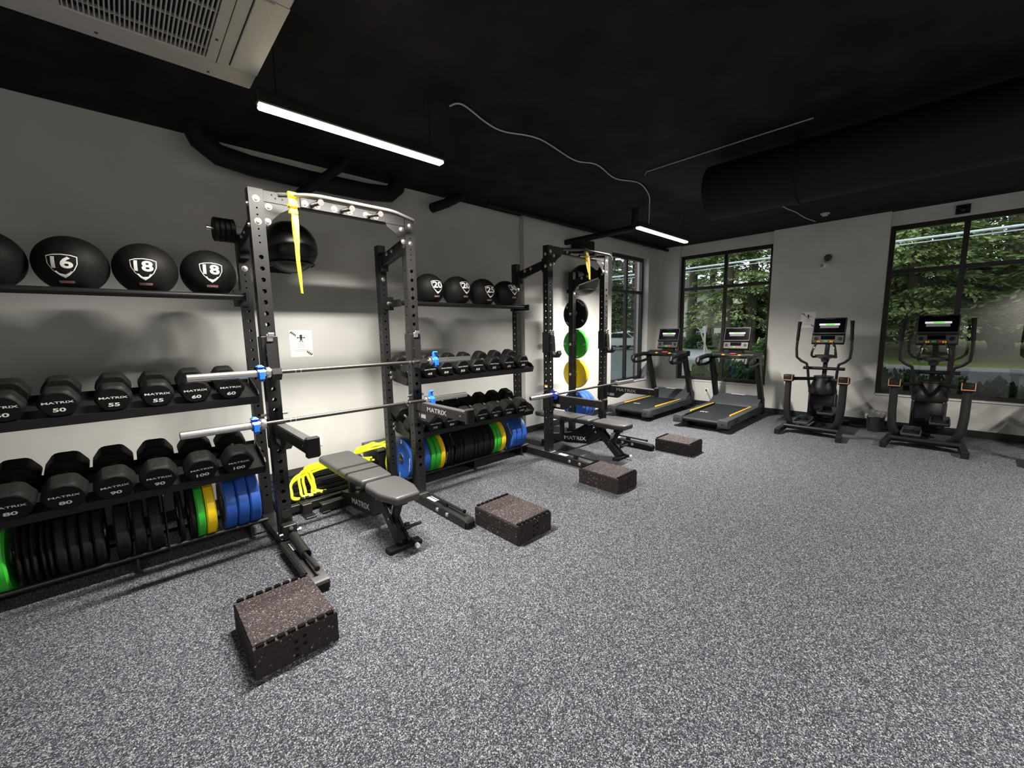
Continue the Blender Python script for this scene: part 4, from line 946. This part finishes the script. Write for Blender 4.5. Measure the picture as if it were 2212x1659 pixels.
t = thing('alarm_beacon', 'dark alarm beacon high on the wall above the right window', 'alarm', (XW+.07, .01, 3.17))
ob('backplate', MB().box(-.03, -.0008, -.07, .07, -.06, .06, .005), 'black_pipe', t); ob('lens', MB().lathe([(0, 0), (.045, 0), (.035, .03), (0, .04)], (-.03, 0, 0), (-1, 0, 0), 16), 'tmblack', t)

# ================================================================== CEILING EQUIPMENT
t = thing('ceiling_cassette', 'off-white ceiling air conditioner cassette at upper left', 'air conditioner', (.665, 2.86, 3.0))
S = .95
ob('casing', MB().box(-S+.05, -.05, -S+.05, -.05, .035, ZC-3.0-.001), 'black_pipe', t, smooth=False)
fr = MB()
gx0, gx1, gy0, gy1 = -S+.225, -.225, -S+.165, -.165
fr.box(-S, 0, gy1, 0, 0, .034, .006).box(-S, 0, -S, gy0, 0, .034, .006).box(-S, gx0, gy0, gy1, 0, .034, 0).box(gx1, 0, gy0, gy1, 0, .034, 0)
ob('frame', fr, 'acwhite', t, smooth=False)
ob('filter', MB().box(gx0, gx1, gy0, gy1, .030, .034), 'acdark', t, smooth=False)
for k in range(31):
    xx = gx0+(gx1-gx0)*(k+.5)/31; ob('grille_slat', MB().box(xx-.0028, xx+.0028, gy0, gy1, .004, .020), 'acwhite', t, smooth=False)
for k in range(4):
    yy = gy0+(gy1-gy0)*(k+.5)/4; ob('grille_bar', MB().box(gx0, gx1, yy-.003, yy+.003, .006, .018), 'acwhite', t, smooth=False)
for (a0, a1, b0, b1) in ((-.125, -.058, -S+.17, -.18), (-S+.058, -S+.125, -S+.17, -.18)):
    v = ob('air_vane', MB().box(a0, a1, b0, b1, -.007, -.0005, .002), 'acwhite', t); ob('vane_gap', MB().box(a0-.005, a0-.001, b0, b1, -.0012, -.0002), 'inner', v)
ob('joint_line', MB().box(-.182, -.179, -S+.15, -.155, -.0009, -.0001), 'inner', t)
for p in ((-.205, -.36), (-.20, -.04), (-.62, -.05)): ob('screw_mark', MB().box(p[0]-.006, p[0]+.006, p[1]-.008, p[1]+.008, -.0009, -.0001), 'tmgrey', t)

def one(name, mb, m, label, cat, group=None, **k): return tag(ob(name, mb, m, **k), label, cat, group)
one('round_duct', MB().cyl((4.56, 1.80, 2.97), (4.56, -4.55, 2.97), .26, 40), 'black_pipe', 'large round black air duct under the ceiling at right', 'duct')
one('duct_hanger', MB().lathe([(.262, -.02), (.272, -.02), (.272, .02), (.262, .02)], (4.56, 1.05, 2.97), (0, 1, 0), 40, closed=True).cyl((4.56, 1.05, 3.235), (4.56, 1.05, ZC-.0005), .03, 12), 'black_pipe', 'black hanger strap round the large duct', 'hanger')
one('flexible_duct', MB().tube([(.58, 4.30, ZC-.004), (.58, 4.30, 3.25), (.60, 4.30, 3.19), (.72, 4.30, 3.10), (.95, 4.30, 3.07), (1.4, 4.30, 3.06), (2.0, 4.30, 3.07), (2.25, 4.30, 3.10), (2.345, 4.30, 3.19), (2.36, 4.30, 3.25), (2.36, 4.30, ZC-.004)], .085, 16), 'black_pipe', 'black flexible duct along the wall above the near rack', 'duct')
one('slanted_pipe', MB().tube([(1.32, YW-.0005, 2.90), (1.32, 4.30, 2.90), (1.33, 4.17, 2.905), (1.40, 4.155, 2.96), (1.68, 4.155, 3.20), (1.74, 4.155, ZC-.0005)], .043, 14), 'black_pipe', 'short slanted black pipe above the near rack', 'pipe', 'black pipes under the ceiling')
one('vent_pipe', MB().tube([(2.80, 4.32, 3.06), (3.0, 4.32, 3.15), (3.25, 4.32, ZC-.0005)], .055, 14), 'black_pipe', 'black pipe stub by the wall above the middle storage rack', 'pipe', 'black pipes under the ceiling')
one('sprinkler_pipe', MB().cyl((3.6, 4.25, 3.24), (XW-.0005, 4.25, 3.24), .028, 14).cyl((5.0, 4.25, 3.24), (5.0, 4.25, ZC-.0005), .014, 10), 'black_pipe', 'long black pipe along the wall above the far rack', 'pipe', 'black pipes under the ceiling')
one('drain_pipe', MB().cyl((5.45, 4.459, 3.03), (5.45, 3.2, 3.03), .045, 14).cyl((5.45, 3.2, 3.03), (5.45, 3.2, ZC-.0005), .045, 14), 'black_pipe', 'black pipe leaving the wall beside the far rack', 'pipe', 'black pipes under the ceiling')
one('ceiling_pipe', MB().cyl((X0+.001, -1.6, 3.22), (XW-.001, -1.6, 3.22), .045, 12), 'black_pipe', 'thick black pipe crossing the ceiling at far right', 'pipe', 'black pipes under the ceiling')
def sm(path, k=6):
    P = [Vector(p) for p in path]; out = []
    for i in range(len(P)-1):
        p0 = P[max(i-1, 0)]; p1 = P[i]; p2 = P[i+1]; p3 = P[min(i+2, len(P)-1)]
        for j in range(k):
            u = j/k; out.append(.5*((2*p1)+(p2-p0)*u+(2*p0-5*p1+4*p2-p3)*u*u+(3*p1-p0-3*p2+p3)*u**3))
    return out+[P[-1]]
zc_ = ZC-.012
one('ceiling_cable', MB().tube(sm([(1.94, 2.70, zc_), (2.0, 2.62, zc_), (2.31, 2.71, zc_), (2.52, 2.73, zc_+.004), (2.84, 2.62, zc_), (3.43, 2.70, zc_), (3.70, 2.62, zc_), (4.18, 2.71, zc_), (4.52, 2.61, zc_), (4.95, 2.72, zc_-.02), (5.12, 2.80, zc_-.10), (5.16, 2.825, 2.955)]), .006, 8), 'whitecable', 'pale loose cable snaking along the ceiling towards the far lamp', 'cable', 'cables on the ceiling')
one('conduit', MB().tube([(4.27, 2.40, zc_-.03), (4.27, 2.38, zc_), (4.26, 1.86, zc_), (4.25, 1.37, zc_), (4.25, .9, zc_)], .006, 8), 'greyprint', 'straight grey conduit on the ceiling', 'conduit')
one('short_cable', MB().tube(sm([(6.66, 1.76, zc_), (7.1, 1.75, zc_), (7.44, 1.71, zc_), (7.9, 1.69, zc_-.005), (8.33, 1.64, zc_)]), .006, 8), 'whitecable', 'short pale cable on the ceiling near the window wall', 'cable', 'cables on the ceiling')
t = thing('smoke_detector', 'round smoke detector on the ceiling near the window wall', 'smoke detector', (7.91, 1.44, ZC))
ob('base', MB().lathe([(0, 0), (.06, 0), (.06, .015), (0, .015)], (0, 0, -.0005), (0, 0, -1), 24), 'acwhite', t); ob('cap', MB().lathe([(0, 0), (.045, 0), (.035, .025), (0, .03)], (0, 0, -.0155), (0, 0, -1), 24), 'acwhite', t)

# ================================================================== OUTSIDE
GZ = -.10
struct('pavement', MB().box(XW+.2, 60, -60, 70, GZ-.1, GZ-.02).box(-20, XW+.2, YW+.25, 70, GZ-.1, GZ-.02), 'asphalt', smooth=False)
struct('planting_bed', MB().box(XW+.2, 10.9, -9, 4.0, GZ-.02, GZ+.03), 'soil', smooth=False)
lw = MB(); lw.add([(22.3, -50, GZ), (22.3, 11.5, GZ), (34, -50, GZ+.25), (34, 16, GZ+.25), (60, -50, GZ+.5), (60, 26, GZ+.5)], [(0, 1, 3, 2), (2, 3, 5, 4)])
struct('lawn', lw, 'grass', smooth=False)
struct('path', MB().add([(22.3, 8.4, GZ+.02), (22.3, 10.2, GZ+.02), (34, 14.6, GZ+.27), (34, 13.0, GZ+.27), (55, 20.8, GZ+.47), (55, 22.2, GZ+.47)], [(0, 1, 2, 3), (3, 2, 5, 4)]), 'path', smooth=False)
kb = struct('kerb', MB().box(22.1, 22.3, -50, 11.5, GZ-.02, GZ+.10).box(10.9, 11.05, -9, 4.0, GZ-.02, GZ+.06), 'path', smooth=False)
for k in range(7):
    struct('line_marking', MB().box(-.06, .06, -2.4, 2.4, 0, .006), 'plate', kb, smooth=False).location = (12.5+k*3.2, 15.5+k*1.4, GZ-.02)
    if k < 4: struct('line_marking', MB().box(-.06, .06, -2.2, 2.2, 0, .006), 'plate', kb, smooth=False).location = (16.6, -14+k*9.0, GZ-.02)

def leaf_cloud(n, fn, size, seed):
    rnd = random.Random(seed); vs = []; fs = []
    for _ in range(n):
        p, nd, sz = fn(rnd); p = Vector(p); d = Vector(nd).normalized(); a = d.orthogonal().normalized(); a.rotate(Quaternion(d, rnd.uniform(0, 6.28)))
        L = size*sz*rnd.uniform(.7, 1.3); W = L*.34; o = len(vs); tip = p+d*L; sd = a*W; up_ = d.cross(a)*L*.10
        vs += [p, p+d*L*.5+sd+up_, tip, p+d*L*.5-sd+up_]; fs.append((o, o+1, o+2, o+3))
    return vs, fs
def spray_crown(h, r, seed, nb, nl, z0=.08, lsz=.20):
    rnd = random.Random(seed); vs = []; fs = []
    for b in range(nb):
        u = rnd.random()**1.2; z = h*(z0+(1-z0)*u); L = (r*(1-u)**.8+.25)*rnd.uniform(.75, 1.1); an = rnd.uniform(0, 6.283)
        d = Vector((math.cos(an), math.sin(an), 0)); sd = Vector((-d.y, d.x, 0)); dr = rnd.uniform(.15, .45)
        for k in range(nl):
            t = rnd.uniform(.12, 1.0); w_ = L*.30*(1.05-t)*rnd.uniform(-1, 1)
            p = d*(L*t)+sd*w_+Vector((0, 0, z+L*(.18*t-dr*t*t)-abs(w_)*.35+rnd.uniform(-.05, .05)))
            q = (d*rnd.uniform(.5, 1.0)+sd*(1 if w_ > 0 else -1)*rnd.uniform(.2, .9)+Vector((0, 0, rnd.uniform(-.7, .1)))).normalized()
            a = q.cross(Vector((0, 0, 1))).normalized(); a.rotate(Quaternion(q, rnd.uniform(-.7, .7))); S_ = lsz*rnd.uniform(.7, 1.4); o = len(vs)
            vs += [p, p+q*S_*.45+a*S_*.22, p+q*S_, p+q*S_*.45-a*S_*.22]; fs.append((o, o+1, o+2, o+3))
    return MB().add(vs, fs)
def conifer_meshes(h, r, seed, n):
    crown = spray_crown(h, r, seed, n, 110).mesh('crown', False)
    trunk = MB().lathe([(h*.022, 0), (h*.017, h*.04), (h*.011, h*.5), (.02, h*.97)], n=12).mesh('trunk')
    trunk.materials.append(M['bark']); return crown, trunk
cm = [conifer_meshes(15, 3.6, 11, 300), conifer_meshes(13, 3.2, 12, 280)]
cms = []
for i, (c_, t_) in enumerate(cm):
    for mm in ('needle', 'needle2'):
        c2 = c_.copy(); c2.materials.append(M[mm]); cms.append((c2, t_))
trees = [(25.5, -5.2, 0, 1.25, 'bright green fir right of centre in the right window'), (27.0, 1.3, 2, 1.25, 'bright green fir left of centre in the right window'),
         (29.0, -12.0, 1, 1.3, 'dark fir at the far right of the right window'), (35.0, -2.0, 1, 1.6, 'dark fir standing behind the bright firs'), (34.0, 5.0, 3, 1.6, 'dark fir seen between the two back windows'),
         (30.0, 9.0, 0, 1.3, 'green fir filling the right half of the corner window'), (40.0, -10.0, 3, 1.8, 'tall dark fir deep in the right window'),
         (44.0, 3.5, 3, 2.0, 'tallest dark fir deep behind the wall between windows'),
         (46.0, 30.5, 0, 1.2, 'green fir seen through the side window, on the right'), (44.0, 28.5, 3, 1.3, 'dark fir seen through the side window, on the left'), (58.0, 34.0, 1, 1.5, 'dark fir far beyond the parked cars')]
for (x, y, k, s, lab) in trees:
    t = thing('fir_tree', lab, 'tree', (x, y, GZ+(0.2 if y < 14 else 0)), 'fir trees outside', random.uniform(0, 6))
    t.scale = (s, s, s); ob('crown', cms[k][0], None, t); ob('trunk', cms[k][1], None, t)
for (x, y, r_, lab) in ((31.0, 13.3, .34, 'thick bare fir trunk left in the corner window'), (28.5, 9.95, .30, 'thick bare fir trunk right of the path in the corner window'), (38.0, 14.6, .28, 'thinner bare fir trunk beside the path')):
    t = thing('tall_tree', lab, 'tree', (x, y, GZ+.1), 'tall bare-trunked trees outside')
    ob('trunk', MB().lathe([(r_*1.5, 0), (r_*1.1, .5), (r_, 2), (r_*.8, 7), (r_*.6, 13)], n=16), 'bark', t)
    ob('crown', spray_crown(13, 3.2, int(x*10+y), 90, 90, .46, .28), 'needle', t, smooth=False)
def shrub_mesh(seed):
    def fn(rnd):
        d = Vector((rnd.gauss(0, 1), rnd.gauss(0, 1), abs(rnd.gauss(0, .9)))).normalized(); q = rnd.uniform(.55, 1.0)
        return (d.x*.42*q, d.y*.42*q, .12+d.z*.72*q), (d.x, d.y, d.z+rnd.uniform(-.4, .5)), 1
    vs, fs = leaf_cloud(1500, fn, .10, seed); me = MB().add(vs, fs).mesh('foliage', False); me.materials.append(M['shrub']); return me
shm = [shrub_mesh(1), shrub_mesh(2), shrub_mesh(3)]
stem = MB().tube([(0, 0, 0), (.02, 0, .2), (.1, .04, .5)], .012, 6).tube([(0, 0, 0), (-.05, .03, .25), (-.13, -.05, .55)], .010, 6).mesh('stems'); stem.materials.append(M['bark'])
for i, yy in enumerate((3.75, 3.25, 2.75, 2.25, 1.6, .95, .45, -.05, -.55, -1.0)):
    lab = 'leafy shrub in the outside bed, %s from left along the windows' % ORD[i]
    t = thing('shrub', lab, 'shrub', (9.55+random.uniform(-.15, .15), yy, GZ+.03), 'shrubs below the windows', random.uniform(0, 6))
    s = random.uniform(.95, 1.15); t.scale = (s, s, s*(1.05 if i < 4 else .98)); ob('foliage', shm[i % 3], None, t); ob('stems', stem, None, t)
for i, (x, y) in enumerate(((30.2, 12.3), (33.6, 11.9), (33.0, 15.6), (24.5, 6.0), (24.0, 3.6))):
    t = thing('bush', 'low round bush at the lawn edge, %s from left' % ORD[[1, 2, 0, 3, 4][i]], 'bush', (x, y, GZ+.08), 'bushes at the lawn edge', i*1.3)
    t.scale = (2.4, 2.4, 1.4); ob('foliage', shm[i % 3], None, t)
thk = shm[1].copy(); thk.materials.clear(); thk.materials.append(M['needle2'])
for i, (x, y) in enumerate(((33.0, 8.6), (32.0, 5.4), (34.0, 2.6), (32.5, -.4), (34.0, -3.2), (32.5, -6.0), (34.0, -9.0), (33.0, -12.5))):
    t = thing('thicket', 'dark thicket under the firs beyond the lawn, %s from left' % ORD[i], 'thicket', (x, y, GZ+.15), 'thickets beyond the lawn', i*.9)
    t.scale = (5.2, 5.2, 5.5); ob('foliage', thk, None, t)
# overhead wires, posts, stake
one('overhead_wire', MB().tube([(13.0, -20, 3.75), (13.0, -6, 3.52), (13.0, 0, 3.48), (13.0, 5.7, 3.43), (13.0, 12, 3.48), (13.0, 30, 3.9)], .026, 6), 'wire', 'pale overhead cable outside, upper one across the windows', 'wire', 'overhead wires')
one('overhead_wire', MB().tube([(13.05, -20, 3.62), (13.05, 0, 3.40), (13.05, 5.7, 3.34), (13.05, 12, 3.38), (13.05, 30, 3.8)], .012, 6), 'wire', 'thin overhead cable outside, just below the thick one', 'wire', 'overhead wires')
t = thing('sign_post', 'grey metal sign post by the path outside the corner window', 'post', (22.6, 8.95, GZ))
ob('pole', MB().cyl((0, 0, 0), (0, 0, 1.75), .05, 12), 'postmetal', t); ob('footing', MB().cyl((0, 0, 0), (0, 0, .05), .10, 12), 'postmetal', t)
one('timber_stake', MB().beam((9.35, 3.28, .1), (9.75, 3.98, 1.55), .035, .02, .002), 'stick', 'pale timber stake leaning outside the corner window', 'stake')
# brick pier outside the side window
pr = struct('brick_pier', MB().box(8.62, 9.2, 4.74, 5.03, GZ, 3.6), 'mortar', smooth=False)
bk = MB().box(-.105, .105, -.012, .012, -.032, .032, .003).mesh('brick', False); bk.materials.append(M['brick'])
for r_ in range(47):
    for k in range(1 if r_ % 2 else 2):
        o = ob('brick', bk, None, pr, (8.614, (4.885 if r_ % 2 else 4.812+k*.147), GZ+.06+r_*.076), (0, 0, R(90)))
        o.scale = (1.3 if r_ % 2 else .66, 1, 1)
# parked cars seen through the side window
def car(x, y, rz, label):
    t = thing('parked_car', label, 'car', (x, y, GZ-.02), 'parked white cars', rz)
    ob('body', MB().prism([(-2.15, .35), (-2.15, .75), (-1.9, .88), (-1.0, .95), (-.45, 1.40), (.95, 1.42), (1.6, .98), (2.15, .90), (2.2, .40)], 'xz', -.86, .86), 'carwhite', t, ang=30)
    ob('side_window', MB().prism([(-.85, .97), (-.42, 1.34), (.88, 1.36), (1.35, 1.0)], 'xz', -.868, .868), 'carglass', t, smooth=False)
    ob('windscreen', MB().add([(-1.0, -.70, .962), (-1.0, .70, .962), (-.47, .64, 1.392), (-.47, -.64, 1.392)], [(0, 1, 2, 3)]).add([(-1.012, -.70, .962), (-1.012, .70, .962), (-.482, .64, 1.392), (-.482, -.64, 1.392)], [(0, 1, 2, 3)]), 'carglass', t, smooth=False)
    for a in (-1.35, 1.35):
        for s in (-1, 1): ob('wheel', MB().cyl((a, s*.70, .33), (a, s*.88, .33), .33, 20), 'tyre', t)
    return t
car(30.0, 19.0, R(150), 'white parked car seen through the side window, left of the mullion')
car(35.5, 21.0, R(150), 'white parked car seen through the side window, right of the mullion')
c3 = car(40.5, 17.3, R(110), 'white parked car far behind the corner window'); c3.location.z = GZ+.36
# house
t = thing('house', 'cream house far behind the corner window', 'house', (56, 23.0, GZ+.45))
ob('wall', MB().box(-3, 3, -5, 5, 0, 5.2), 'house', t, smooth=False)
ob('roof', MB().prism([(-5.6, 5.2), (5.6, 5.2), (0, 7.6)], 'yz', -3.4, 3.4), 'roofing', t, smooth=False)
for yy in (-3.4, -1.2, 1.2, 3.4):
    for zz in (1.0, 3.3):
        f_ = ob('window', MB().box(-3.06, -3.0, yy-.6, yy+.6, zz, zz+1.3), 'plate', t, smooth=False); ob('pane', MB().box(-3.07, -3.055, yy-.5, yy+.5, zz+.1, zz+1.2), 'carglass', f_, smooth=False)
